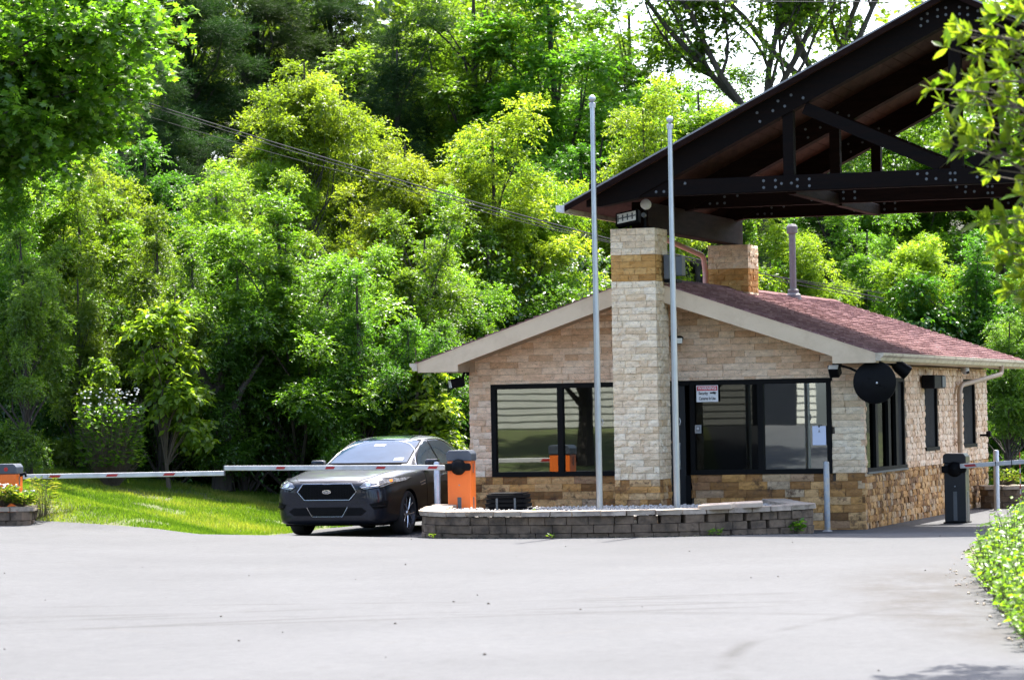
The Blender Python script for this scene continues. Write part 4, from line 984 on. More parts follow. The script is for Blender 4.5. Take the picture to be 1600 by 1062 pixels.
species('sapling', 5, 17, 'lime', .05, dict(cx_=2.8, rx=.85, rz=2.1, nclump=34, rc=.42, ntw=18, nl=6, tl=.30, ll=.17, lw=.10, droop=.85), bark='barkl')
tcount = 0
def tree(key, label, px, ptop, Y, wfac=1.0, rz=None, sink=0.0, group='woodland trees behind the gatehouse', hmin=None):
    """stand a tree whose top reaches image height ptop when seen from the road"""
    global tcount; tcount += 1; rr = random.Random(tcount*31)
    me, tm, H = SPEC[key]; top = at(px, ptop, Y); g = gz(top.x, Y)-sink; s = (top.z-g)/(H*1.0)
    kind = {'pine': 'pine_tree', 'sapling': 'young_tree'}.get(key, 'broadleaf_tree')
    t = thing(kind, label, 'pine' if key == 'pine' else 'tree', (top.x, Y, g), rr.uniform(0, 6.28) if rz is None else rz, group); sx = s*wfac
    t.scale = (sx, sx, s)
    link('trunk', tm, None, t); link('crown', me, None, t); return t
# back row: pines top left, tall broadleaves, sky gaps towards the right
B_ = [('pine', 'tall dark pine left of centre with a bare forked trunk showing', 300, -60, 84, 1.25), ('pine', 'dark pine crowding the top between maple and lime green crowns', 405, -90, 88, 1.2), ('pine', 'dark pine behind the pointed lime green tree', 520, -80, 92, 1.25),
 ('pine', 'far dark pine peeping over the maple branches at upper left', 185, -40, 96, 1.2), ('pine', 'dark pine in the gap between two lime green crowns', 612, 30, 80, .9),
 ('green_a', 'tall mid green tree at top centre left of the flagpoles', 735, -70, 82, 1.1), ('green_b', 'tall tree at top centre with glittering pale leaves', 880, -50, 80, 1.15), ('green_a', 'tall leafy tree behind the taller flagpole', 985, -35, 84, 1.05),
 ('green_b', 'high tree far back between pines and top centre crowns', 650, -80, 98, 1.2), ('deep_a', 'dark tree filling the far back above the left woods', 60, -90, 95, 1.3), ('deep_a', 'dark far tree behind the pines', 450, -60, 104, 1.4), ('pine', 'dark pine low in the gap under the tallest pine', 260, 120, 76, 1.1), ('deep_a', 'dark tree closing the gap beside the maple boughs', 215, 190, 72, 1.0),
 ('lime_a', 'light green tree against the sky left of the canopy slope', 1085, 92, 74, 1.0), ('lime_b', 'light tree just touching the lower canopy slope', 1010, 120, 72, .8),
 ('green_b', 'tree seen through the canopy trusses', 1300, 170, 84, 1.1), ('green_a', 'tree seen low through the truss opening', 1440, 120, 86, 1.2), ('green_b', 'tree behind the right end of the tie beams', 1560, 100, 84, 1.2), ('deep_a', 'dark tree beyond the canopy at far right', 1680, 60, 90, 1.3),
 ('deep_a', 'far dark tree behind the truss opening', 1390, 225, 100, 1.4), ('deep_a', 'far dark tree below the sky gap', 1200, 240, 98, 1.3), ('deep_a', 'far dark tree behind the stone pillar', 1030, 230, 100, 1.3),
 # middle
 ('lime_a', 'pointed lime green tree right of the pines, highest of the bright crowns', 470, 45, 70, .80), ('lime_b', 'broad lime green tree left of the flagpoles with shaggy top', 770, 150, 67, .95), ('lime_a', 'lime green tree between the two brightest crowns', 625, 180, 66, .85), ('lime_b', 'bright lime crown under the cables left of centre', 545, 130, 72, .9),
 ('lime_b', 'bright yellow green tree below the pine, centre left', 330, 245, 64, .95), ('lime_a', 'small lime tree below the dip of the cables', 420, 190, 69, .7), ('green_a', 'light green tree at the left edge under the maple', 60, 225, 62, .95), ('lime_b', 'bright bushy crown between maple and pine', 165, 235, 65, .9),
 ('lime_a', 'lime green tree directly left of the gatehouse roof peak', 835, 215, 68, .70), ('deep_a', 'shaded dark tree right beside the taller flagpole', 900, 190, 74, .95), ('green_b', 'fresh green tree right behind the taller flagpole', 960, 170, 76, .8),
 ('green_b', 'glittering silvery green crown above the car', 455, 300, 58.5, 1.1), ('green_a', 'mid green tree above the left gatehouse eave', 650, 330, 62, .9), ('deep_a', 'dark green tree behind the left gatehouse eave', 770, 330, 66, 1.0),
 ('deep_a', 'dark vine hung tree behind the car', 560, 385, 57.8, .8), ('deep_a', 'deep green tree over the grass bank', 380, 370, 58.2, .8), ('green_b', 'shaggy green tree above the left barrier arm', 245, 320, 58, .75), ('deep_a', 'dark low tree behind the left cabinet', 40, 330, 55.2, .75), ('green_a', 'feathery yellow green tree low at the left edge', 120, 400, 58, .75),
 ('deep_a', 'dark green tree right behind the gatehouse left wall', 700, 470, 58.5, .8), ('deep_a', 'shaded tree between car roof and eave', 640, 470, 57.8, .7),
 # right, behind the house roof
 ('lime_b', 'bright green tree behind the vent pipe', 1235, 330, 74, .95), ('green_a', 'sunlit tree between vent pipe and right woods', 1345, 330, 76, 1.0), ('lime_a', 'light green tree above the red roof slope', 1430, 335, 73, .9), ('deep_a', 'dark tree above the low end of the red roof', 1520, 330, 72, 1.0), ('green_b', 'tree with white flecked leaves at the right edge', 1600, 400, 70, .8), ('deep_a', 'dark tree behind the right end of the gatehouse', 1570, 470, 67, .9),
 ('green_b', 'green tree between canopy tie beams and second pillar', 1150, 320, 76, .9), ('deep_a', 'dark tree right of the gatehouse wall, behind the bollard', 1640, 440, 70, 1.0), ('deep_a', 'shaded tree behind the second pillar', 1100, 330, 80, .9),
]
for k in B_: tree(*k, sink=1.3 if 57 < k[4] < 63 else 0.0)
for k in [('green_a', 'mid green tree filling the wood edge above the left arm', 130, 300, 61.5, .85), ('green_b', 'green tree between the dark trunk and the left arm', 300, 350, 61.0, .8), ('deep_a', 'dark green tree over the middle of the bank', 420, 430, 59.6, .8), ('green_a', 'green tree above the car roof', 520, 400, 60.6, .8),
          ('deep_a', 'dark tree low behind the left end of the bank', 200, 450, 59.0, .8), ('green_a', 'green tree left of the gatehouse eave, above the car', 600, 390, 61.5, .8), ('deep_a', 'dark tree behind the wall lamp at the gatehouse left corner', 735, 420, 62.5, .9), ('green_b', 'fresh green tree above the left gatehouse eave, below the cables', 700, 290, 64.5, .85),
          ('deep_a', 'dark tree in the far left distance beneath the maple', -10, 110, 80, 1.2), ('deep_a', 'dark tree just below the maple boughs at far left', 62, 170, 76, 1.1), ('pine', 'dark pine deep in the wood behind the left crowns', 110, 130, 82, 1.3), ('green_b', 'green tree at the far left edge above the left cabinet', 10, 260, 60.5, .8), ('green_a', 'green tree in the middle distance under the cables', 400, 270, 66, .85)]: tree(*k, sink=1.5 if k[4] < 63 else 0)
tree('sapling', 'bright young tree with large drooping leaves before the dark trunk', 262, 415, 56.5, 1.1, group='saplings at the wood edge')
tree('sapling', 'young tree with pale shoots low beside the gatehouse eave', 655, 520, 57.5, 1.2, group='saplings at the wood edge')
tree('sapling', 'slender young tree with drooping leaves above the left arm', 160, 520, 56, .9, group='saplings at the wood edge')
tree('sapling', 'young tree right behind the car roof', 560, 545, 58, 1.3, group='saplings at the wood edge')
# thick bare trunk in the shade
p = at(345, 700, 57.6); g = gz(p.x, 57.6); t = thing('broadleaf_tree', 'thick forked dark trunk in the shade behind the young bright tree', 'tree', (p.x, 57.6, g-.2), 0)
MB().tube([(0, 0, 0), (.05, 0, 1.0), (-.06, 0, 1.9), (.12, 0, 2.6), (.18, .3, 3.2)], [.20, .17, .14, .09, .02], 10).tube([(-.06, 0, 1.6), (-.35, -.1, 2.4), (-.42, .2, 3.0)], [.13, .09, .02], 8).tube([(.0, 0, 1.1), (.4, -.2, 2.0), (.8, .1, 2.6)], [.09, .06, .02], 7).build('trunk', M['bark'], t, smooth=True)
# open oak with dark limbs against the sky
def oak(label, px, pfork, Y, seed, lean):
    """trunk forks at image height pfork; limbs of decreasing size, leaves in small clusters"""
    rr = random.Random(seed); rs = np.random.RandomState(seed); p = at(px, pfork, Y); g = gz(p.x, Y)
    t = thing('oak_tree', label, 'tree', (p.x, Y, g), 0, 'open limbed oaks against the sky'); mb = MB(); tips = []; hb = p.z-g
    def br(a, d, L, r, dep):
        pts = [a]; rad = [r]; q = a.copy(); n = 6
        for i in range(n):
            d = (d+Vector((rr.uniform(-.25, .25), rr.uniform(-.22, .22), rr.uniform(-.03, .12)))).normalized(); q = q+d*L/n; pts.append(q.copy()); rad.append(r*(1-.5*(i+1)/n))
        mb.tube(pts, rad, 7 if dep < 2 else 5, cap=False)
        if dep >= 1:
            for q in pts[(3 if dep == 1 else 1):]: tips.append((q, d))
        if dep < 2:
            for k in range(4 if dep == 0 else 5):
                f = rr.choice([1, 2, 3, 4, 5, 6]); nd = (d+Vector((rr.uniform(-1, 1), rr.uniform(-.8, .8), rr.uniform(-.3, .5)))*.9).normalized()
                br(pts[f], nd, L*rr.uniform(.42, .62), rad[f]*.6, dep+1)
    mb.tube([(0, 0, -.3), (.1, 0, hb*.5), (0, 0, hb)], [.22, .17, .13], 10, cap=False)
    for k in range(4):
        br(Vector((0, 0, hb-.1*k)), Vector((lean+rr.uniform(-.25, .25)+(k-1.5)*.32, rr.uniform(-.4, .4), 1)).normalized(), 5.2, .10, 0)
    m_ = mb.mesh('trunk', smooth=True); m_.materials.append(M['bark']); link('trunk', m_, None, t)
    P = np.array([tuple(q) for q, d in tips]); keep = rs.rand(len(P)) < .36; P = P[keep]; k = 11
    P = np.repeat(P, k, 0)+rs.normal(0, .24, (len(P)*k, 3)); D = norm(rs.normal(0, 1, P.shape)+np.array([0, 0, .2]))
    B, A, N = leaves_on_twigs(P, D, 6, .3, .15, .1, .3, rs)
    link('crown', leaf_mesh('crown', B, A, N, .16, .11, LF['green'], rs), None, t)
oak('open oak with dark bending limbs against the white sky, left one', 1185, 200, 82, 3, -.15)
oak('open oak with dark limbs against the white sky, right of its twin', 1285, 160, 84, 8, .1)
# undergrowth wall: one mass nobody could count, hung along the wood edge
def mass(name, label, pts, n, ll, lw, mat, seed, tl=.4, nl=7, droop=.8):
    """pts: (px, py_top, py_bot, Y, rad) columns of a hedge like mass"""
    rs = np.random.RandomState(seed); P = []
    tot = sum(p[4] for p in pts)
    for (px, y0, y1, Y, rad) in pts:
        a = at(px, y0, Y); b = at(px, y1, Y); k = int(n*rad/tot)
        g = gz(a.x, Y); zt, zb = a.z, max(g-.1, b.z-.3)
        lump = 6; cs = np.stack([rs.normal(a.x, rad*.5, lump), rs.normal(Y, .6, lump), rs.uniform(zb, zt, lump)], 1)
        q = cs[rs.randint(0, lump, k)]+rs.normal(0, 1, (k, 3))*np.array([rad*.42, .5, (zt-zb)*.16+.12]); q[:, 2] = np.clip(q[:, 2], g, zt+.25); P.append(q)
    P = np.concatenate(P); D = norm(rs.normal(0, 1, P.shape)+np.array([0, -.4, .2]))
    B, A, N = leaves_on_twigs(P, D, nl, tl, ll, lw, droop, rs)
    r = np.repeat(rs.uniform(0, .9, len(P)), nl)
    o = link(name, leaf_mesh(name, B, A, N, ll, lw, mat, rs, r), None); tag(o, label, 'undergrowth', kind='stuff'); return o
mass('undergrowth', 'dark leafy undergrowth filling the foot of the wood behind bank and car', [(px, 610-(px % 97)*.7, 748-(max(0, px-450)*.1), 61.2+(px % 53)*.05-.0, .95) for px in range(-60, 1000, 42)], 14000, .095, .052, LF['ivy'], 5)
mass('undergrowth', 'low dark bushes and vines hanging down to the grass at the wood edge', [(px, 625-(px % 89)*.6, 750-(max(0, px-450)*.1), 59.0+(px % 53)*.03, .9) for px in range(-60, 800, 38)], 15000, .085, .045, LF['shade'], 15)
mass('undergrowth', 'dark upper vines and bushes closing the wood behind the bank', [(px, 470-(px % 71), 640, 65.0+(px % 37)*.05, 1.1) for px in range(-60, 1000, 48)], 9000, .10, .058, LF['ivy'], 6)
mass('undergrowth', 'dark bushes under the trees beyond the right lane', [(px, 560-(px % 61), 728, 72.5, 1.2) for px in range(1440, 1720, 40)]+[(px, 560, 740, 70, 1.2) for px in range(1000, 1440, 60)], 7000, .12, .07, LF['ivy'], 7)
# far wood closing the horizon
rs = np.random.RandomState(44); P = []
for k in range(230):
    x = rs.uniform(-42, 60); y = rs.uniform(96, 135); g = gz(x, y); pxx = 800+5000*x/y; h = rs.uniform(2.0, 3.2) if 985 < pxx < 1420 else rs.uniform(8, 13)
    q = rs.normal(0, 1, (110, 3)); q /= np.linalg.norm(q, axis=1, keepdims=True); q *= rs.uniform(.4, 1, (110, 1))
    P.append(q*np.array([2.6, 2.6, h*.5])+np.array([x, y, g+h*.5]))
P = np.concatenate(P); D = norm(rs.normal(0, 1, P.shape)+np.array([0, 0, .4])); B, A, N = leaves_on_twigs(P, D, 5, .8, .4, .3, .4, rs)
tag(link('far_wood', leaf_mesh('far_wood', B, A, N, .42, .30, LF['green'], rs, np.repeat(rs.uniform(0, 1, len(P)), 5))), 'distant mass of woodland far behind the first trees', 'woodland', kind='stuff')
# maple boughs of a nearer tree at the upper left; its trunk stands outside the picture
def maple():
    rs = np.random.RandomState(21); rr = random.Random(21); Y = 59; base = at(-150, 830, Y); g = gz(base.x, Y)
    t = thing('maple_tree', 'near maple with lobed leaves spreading into the upper left corner', 'tree', (base.x, Y, g), 0); o0 = Vector((base.x, Y, g)); mb = MB()
    mb.tube([(0, 0, -.3), (.1, 0, 2.5), (0, .1, 5), (.15, 0, 8), (.2, 0, 9.5)], [.34, .28, .25, .2, .1], 12)
    tips = []
    ends = [(-60, -60), (20, -40), (90, -50), (150, -30), (205, 0), (245, 25), (60, 20), (130, 40), (190, 60), (235, 90), (0, 60), (70, 90), (140, 100), (200, 120), (225, 110), (30, 130), (100, 150), (160, 160), (-20, 170), (40, 190), (90, 210), (150, 190), (180, 175), (10, 230), (110, 40), (170, 20), (50, 60), (-30, 110), (60, 240), (0, 30), (120, 125), (120, -10), (-60, 240), (20, 160), (80, 130), (160, 90), (210, 40)]
    for px, py in ends:
        e = at(px+rr.uniform(-12, 12), py+rr.uniform(-10, 10), Y+rr.uniform(-1.9, 1.9))-o0; s = Vector((.05, 0, max(3.5, e.z-1.2-rr.random()*1.2))); m = s.lerp(e, .5)+Vector((0, 0, .35))
        pts = [s, s.lerp(m, .6)+Vector((0, 0, .08)), m, m.lerp(e, .5)+Vector((0, 0, .1)), e]; mb.tube(pts, [.07, .055, .04, .022, .008], 6, cap=False)
        for f in (.45, .6, .75, .88, 1.0): tips.append(m.lerp(e, f) if f > .5 else m)
    link('trunk', mb.mesh('trunk', smooth=True), M['bark'], t)
    P = np.array([tuple(q) for q in tips]); P = np.repeat(P, 22, 0)+rs.normal(0, 1, (len(P)*22, 3))*np.array([.34, .42, .24]); D = norm(rs.normal(0, 1, P.shape)+np.array([.5, 0, .0]))
    B, A, N = leaves_on_twigs(P, D, 5, .28, .14, .13, .45, rs)
    link('crown', leaf_mesh('crown', B, A, N, .15, .155, LF['maple'], rs, np.repeat(rs.uniform(0, .9, len(P)), 5), 'lobed'), None, t)
maple()

# grass blades on the bank and the verge beyond the lane
def blades(name, label, pts, h, wd, seed, mat='grass'):
    rs = np.random.RandomState(seed); P = np.array(pts); n = len(P); a = rs.uniform(0, 6.28, n); ld = rs.uniform(.1, .6, n)
    A = norm(np.stack([np.cos(a)*ld, np.sin(a)*ld, np.ones(n)], 1)); N = norm(np.stack([np.sin(a*3), np.cos(a*3), .2*np.ones(n)], 1)); N = norm(N-A*(N*A).sum(1, keepdims=True))
    cl = .46+.34*np.sin(P[:, 0]*1.1+np.sin(P[:, 1]*.9))*np.sin(P[:, 1]*1.3+P[:, 0]*.6)+.16*np.sin(P[:, 0]*4.1)*np.sin(P[:, 1]*3.3)+rs.uniform(-.25, .25, n)  # patchy turf tone; its broad darker lumps also stand in for dappled tree shade
    o = link(name, leaf_mesh(name, P, A, N, h, wd, LF[mat], rs, cl, 'needle'), None); tag(o, label, 'grass', kind='stuff')
rr = random.Random(3); gp = []
while len(gp) < 150000:
    x, y = rr.uniform(-11, -1.5), rr.uniform(46.5, 60)
    wb = .10*math.sin(3.7*x+1.9*y)+.08*math.sin(9.1*x)+rr.uniform(-.05, .08)
    if inpoly(x+wb, y-wb, PAV): continue
    if math.sin(x*2.1+1.3*math.sin(y*1.7))*math.sin(y*1.9+x*.8)+.5*math.sin(x*5.3)*math.sin(y*4.7) > .62 and rr.random() < .75: continue
    gp.append((x, y, gz(x, y)-.02))
blades('grass', 'sunlit short grass on the bank beside the exit lane', gp, .062, .014, 1)
gp = []
while len(gp) < 16000:
    x, y = rr.uniform(8, 16), rr.uniform(63, 80)
    if inpoly(x, y, PAV): continue
    gp.append((x, y, gz(x, y)-.02))
blades('grass', 'bright grass beyond the right lane behind the small planter', gp, .16, .03, 2)

# broad leaf with a midrib, shared by the near tree and the near shrub
def bigleaf(l, w, bend, mat, nm='leaf'):
    V = []; F_ = []; prof = [0, .55, .92, 1, .8, .45, 0]
    for i, q in enumerate(prof):
        t = i/6; x = l*t; z = -bend*l*t*t
        V += [(x, -w/2*q, z+w*.12*q), (x, 0, z), (x, w/2*q, z+w*.12*q)]
    for i in range(6):
        a = i*3; F_ += [(a, a+1, a+4, a+3), (a+1, a+2, a+5, a+4)]
    me = bpy.data.meshes.new(nm); me.from_pydata(V, [], F_); me.materials.append(mat)
    at_ = me.attributes.new('rnd', 'FLOAT', 'POINT'); at_.data.foreach_set('value', [.35+.3*(l*7 % 1)]*len(V)); me.polygons.foreach_set('use_smooth', [True]*len(F_)); return me
def place_leaves(parent, items, meshes, single_n, mat):
    """items: (pos, dir, size). nearest ones become parts, the rest one joined part"""
    rr = random.Random(5); J = ([], [], [])
    for k, (p, d, s) in enumerate(items):
        q = d.to_track_quat('X', 'Z'); q = q @ Euler((rr.uniform(-.7, .7), 0, 0)).to_quaternion(); me = meshes[k % len(meshes)]
        if k < single_n:
            o = link('leaf', me, None, parent); o.location = p; o.rotation_mode = 'QUATERNION'; o.rotation_quaternion = q; o.scale = (s, s, s)
        else:
            Mx = Matrix.Translation(p) @ q.to_matrix().to_4x4() @ Matrix.Scale(s, 4); n = len(J[0]); rv = rr.random()
            J[0].extend(tuple(Mx @ v.co) for v in me.vertices); J[1].extend(tuple(n+i for i in f.vertices) for f in me.polygons); J[2].extend([rv]*len(me.vertices))
    if J[0]:
        me = bpy.data.meshes.new('leaves'); me.from_pydata(J[0], [], J[1]); me.materials.append(mat); a = me.attributes.new('rnd', 'FLOAT', 'POINT'); a.data.foreach_set('value', J[2])
        me.polygons.foreach_set('use_smooth', [True]*len(J[1])); tag(link('leaves', me, None, parent), kind='stuff')
def near_tree():
    rr = random.Random(12); Y = 22.3; b = at(1850, 980, Y); t = thing('magnolia_tree', 'near tree with broad glossy yellow green leaves reaching in from the right edge', 'tree', (b.x, Y, gz(b.x, Y)), 0); o0 = Vector(t.location); mb = MB()
    mb.tube([(0, 0, -.2), (-.05, 0, 1.5), (.05, 0, 3.2), (0, 0, 5.0)], [.11, .09, .07, .04], 10)
    ends = [(1500, 50), (1470, 75), (1540, 30), (1530, 85), (1585, 60), (1590, 15), (1490, 45), (1560, 110), (1600, 120), (1450, 135), (1480, 128), (1505, 160), (1530, 150), (1475, 165), (1560, 165), (1590, 170), (1540, 190), (1575, 200), (1600, 205), (1495, 205), (1478, 218), (1520, 225), (1555, 235), (1500, 235), (1590, 240), (1600, 280), (1585, 300), (1545, 275), (1600, 330), (1560, 340), (1590, 365), (1550, 370), (1535, 355), (1580, 395), (1600, 410), (1565, 400), (1555, 385), (1590, 435), (1600, 470), (1570, 455), (1595, 20), (1570, 85), (1520, 120), (1545, 60), (1610, 150), (1610, 60), (1612, 250), (1570, 140), (1600, 90), (1585, 230), (1512, 140), (1560, 20), (1610, 200), (1580, 120), (1610, 380), (1600, 0), (1575, -5)]
    items = []; ends = ends+[(a+rr.uniform(-6, 26), b+rr.uniform(-14, 14)) for a, b in ends if a > 1480]
    for px, py in ends:
        e = at(px+rr.uniform(-4, 4), py+rr.uniform(-4, 4), Y+rr.uniform(-.5, .7))-o0; s = Vector((0, 0, max(1.2, e.z-.75-.6*rr.random()))); m = s.lerp(e, .72)+Vector((0, rr.uniform(-.1, .1), .10+.22*rr.random()))
        mb.tube([s, s.lerp(m, .5)+Vector((0, 0, .05)), m, e], [.014, .010, .007, .003], 5, cap=False)
        ax = (e-m).normalized()
        for k in range(rr.choice([7, 8, 9, 10])):
            a = k*2.4+rr.random(); o1 = ax.orthogonal().normalized(); o2 = ax.cross(o1)
            d = (ax*rr.uniform(.15, .9)+(o1*math.cos(a)+o2*math.sin(a))*rr.uniform(.6, 1)+Vector((0, 0, .25))).normalized()
            items.append((e-ax*rr.uniform(0, .07), d, rr.uniform(.6, 1.15)))
    rr.shuffle(items); link('trunk', mb.mesh('trunk', smooth=True), M['barkl'], t)
    ms = [bigleaf(.130, .052, .12, LF['big']), bigleaf(.13, .05, .3, LF['big']), bigleaf(.16, .058, -.05, LF['big'])]
    place_leaves(t, items, ms, 300, LF['big'])
near_tree()
def near_shrub():
    rr = random.Random(14); b = (5.6, 32.0); t = thing('leafy_shrub', 'out of focus leafy green shrub with yellow tips on the verge at lower right', 'shrub', (b[0], b[1], gz(*b)), 0); o0 = Vector(t.location); mb = MB(); items = []
    outline = [(3.62, 22.4), (3.95, 26), (4.38, 30), (4.75, 33), (5.6, 37), (6.6, 40), (9.5, 41), (9.5, 23), (5.0, 21.8)]
    cand = []
    while len(cand) < 1500:
        x, y = rr.uniform(3.6, 9), rr.uniform(22.2, 41)
        if not inpoly(x, y, outline): continue
        if x > .168*y+.55: continue
        cand.append((x, y))
    for x, y in cand:
        edge = min(1, (x-interp(y, [(22, 3.5), (26.5, 3.98), (33, 4.7), (41, 6.6)]))/.9); h = (.28+.66*max(0, edge)**.8)*rr.uniform(.5, 1.15)*(1 if y > 25.5 else .85)
        g = gz(x, y); s = Vector((x, y, g))-o0; e = s+Vector((rr.uniform(-.15, .1), rr.uniform(-.12, .12), h)); m = s.lerp(e, .5)+Vector((rr.uniform(-.05, .05), 0, 0)); mb.tube([s, m, e], [.006, .005, .002], 4, cap=False)
        for k in range(9):
            f = .25+.75*k/8; a = k*2.4+rr.random(); p = s.lerp(e, f); d = Vector((math.cos(a), math.sin(a), rr.uniform(-.1, .8))).normalized(); items.append((p, d, rr.uniform(.5, 1.15), y))
    items.sort(key=lambda q: q[3]); head = items[:300]; rest = items[300:]
    tag(link('stems', mb.mesh('stems'), M['barkl'], t), kind='stuff')
    ms = [bigleaf(.085, .045, .15, LF['big']), bigleaf(.075, .036, .3, LF['big']), bigleaf(.07, .04, .0, LF['big'])]
    place_leaves(t, [q[:3] for q in head+rest], ms, 300, LF['big'])
    for k in range(3):
        x, y = 5.2+.5*k*.4+rr.random()*.3, 33+k*.9; g = gz(x, y)
        for _ in range(1):
            s = Vector((x, y, g+.1))-o0; e = s+Vector((rr.uniform(-.1, .1), 0, .55+rr.random()*.2)); mb2 = MB().tube([s, s.lerp(e, .6), e], [.006, .004, .003], 4)
            for q in range(14): p = s.lerp(e, .62+.38*q/14); mb2.lathe([(0, -.006), (.006, 0), (0, .008)], 5, Matrix.Translation(p+Vector((rr.uniform(-.02, .02), rr.uniform(-.02, .02), 0))))
            mb2.build('seed_head', M['flower'], t)
near_shrub()
# verge soil edge with stones by the shrub
rr = random.Random(77); gp = []
for _ in range(260):
    y = rr.uniform(22.5, 42); x = interp(y, [(22.5, 3.9), (26, 4.15), (33, 4.75), (42, 6.4)])+rr.uniform(-.35, .25); gp.append((x, y, gz(x, y)+.006))
tag(scatter_ico('verge_grit', gp, .006, .022, M['cap'], seed=8), 'loose grit and small stones along the verge edge', 'grit', kind='stuff')
rr = random.Random(78); gp = []
for _ in range(55):
    x, y = rr.uniform(-7, 7), rr.uniform(21, 44.5)
    if inpoly(x, y, PAV): gp.append((x, y, gz(x, y)+.004))
tag(scatter_ico('road_grit', gp, .006, .016, M['bark'], seed=9), 'scattered dark grit lying on the road', 'grit', kind='stuff')
# grit, leaf litter along the foot of the planter
gp = []
for _ in range(420):
    s = rr.uniform(1.5, L-2); q = ev(s); gp.append((q.x+rr.uniform(-.05, .05), q.y-rr.uniform(.02, .22), gz(q.x, q.y)+.008))
tag(scatter_ico('litter', gp, .008, .024, M['soil'], seed=10, flat=.4), 'leaf litter and grit at the foot of the long planter', 'litter', kind='stuff')
def weed(name, label, cat, x, y, z, n, ll, lw, mat, h=.15, spread=.1, seed=1, flowers=0, up=.8):
    rr = random.Random(seed); rs = np.random.RandomState(seed); t = thing(name, label, cat, (x, y, z)); mb = MB()
    B = []; A = []
    for k in range(n):
        a = rr.uniform(0, 6.28); r = spread*rr.random()**.5; e = Vector((math.cos(a)*r, math.sin(a)*r, h*rr.uniform(.25, 1)))
        if k % 3 == 0: mb.tube([(e.x*.2, e.y*.2, 0), e], .003, 4)
        d = Vector((math.cos(a+rr.uniform(-1, 1)), math.sin(a+rr.uniform(-1, 1)), up*rr.uniform(-.3, 1))).normalized(); B.append(tuple(e*.92)); A.append(tuple(d))
    A = np.array(A); N = norm(np.array([0, 0, 1.])+rs.normal(0, .4, A.shape)); N = norm(N-A*(N*A).sum(1, keepdims=True))
    tag(link('stems', mb.mesh('stems'), M['barkl'], t), kind='stuff'); link('foliage', leaf_mesh('foliage', np.array(B), A, N, ll, lw, LF[mat], rs), None, t)
    if flowers:
        fb = MB()
        for k in range(flowers):
            a = rr.uniform(0, 6.28); r = spread*rr.random()**.5; fb.lathe([(0, -.012), (.022, 0), (.012, .01), (0, .012)], 6, Matrix.Translation((math.cos(a)*r, math.sin(a)*r, h*rr.uniform(.8, 1.12))) @ Matrix.Rotation(rr.uniform(-1, 1), 4, 'X'))
        tag(fb.build('flowers', M['flower'], t), kind='stuff')
    return t
for k, x in enumerate((-8.3, -7.95, -7.68)):
    weed('flowering_weed', ['tall flowering weed at the far left of the small planter', 'weed with white flowers in the small left planter', 'low flowering weed at the right end of the small left planter'][k], 'weed', x, 49.8, .55, 420, .09, .045, 'grass', .42-.1*k, .24, 40+k, flowers=16)
weed('arching_fern', 'arching feathery plant beside the left planter', 'plant', -7.4, 50.2, .3, 160, .16, .02, 'grass', .75, .22, 50, up=.4)
p = at(675, 842, 44.5); weed('weed', 'tiny yellow green weed at the left foot of the long planter', 'weed', p.x, p.y, gz(p.x, p.y), 14, .05, .04, 'grass', .06, .03, 51)
p = at(1240, 830, 44.9); weed('weed', 'green weed clump at the right foot of the long planter', 'weed', p.x, p.y-.1, gz(p.x, p.y), 150, .07, .05, 'green', .2, .16, 52)
p = at(1118, 838, 43.9); weed('weed', 'small weed tuft at the planter foot below the loose tan slab', 'weed', p.x, p.y-.1, gz(p.x, p.y), 50, .06, .03, 'green', .09, .09, 53)
p = at(860, 842, 43.7); weed('weed', 'tiny green sprout at the planter foot left of the taller flagpole', 'weed', p.x, p.y-.05, gz(p.x, p.y), 14, .05, .03, 'grass', .07, .04, 54)
p = at(838, 795, 45); weed('weed', 'little yellow green weed growing in the gravel near the crate', 'weed', p.x, p.y, .45, 16, .05, .03, 'grass', .06, .06, 55)
p = at(1575, 782, 57); weed('weed', 'green weed beside the small round planter', 'weed', 9.35, 57, 0, 90, .08, .05, 'grass', .2, .14, 56)
weed('weed', 'bright weeds growing out of the small round planter', 'weed', 8.8, 57.4, .4, 260, .09, .04, 'grass', .3, .3, 57)
# white flowering shrub over the bank, left of the arms
p = at(175, 790, 55.5); weed('flowering_shrub', 'loose shrub with whitish flower sprays above the grass bank', 'shrub', p.x, p.y, gz(p.x, p.y), 1500, .12, .06, 'green', 1.5, .62, 60, flowers=130)
# hedge row facing the gatehouse and house across the road are seen only as reflections
HZ = 1.15
sh = thing('sided_house', 'cream lap sided house on a low lawn across the road, mirrored in the gatehouse windows', 'house', (-23.0, 18.0, 0), math.atan2(.57, .82)*-1+math.pi)
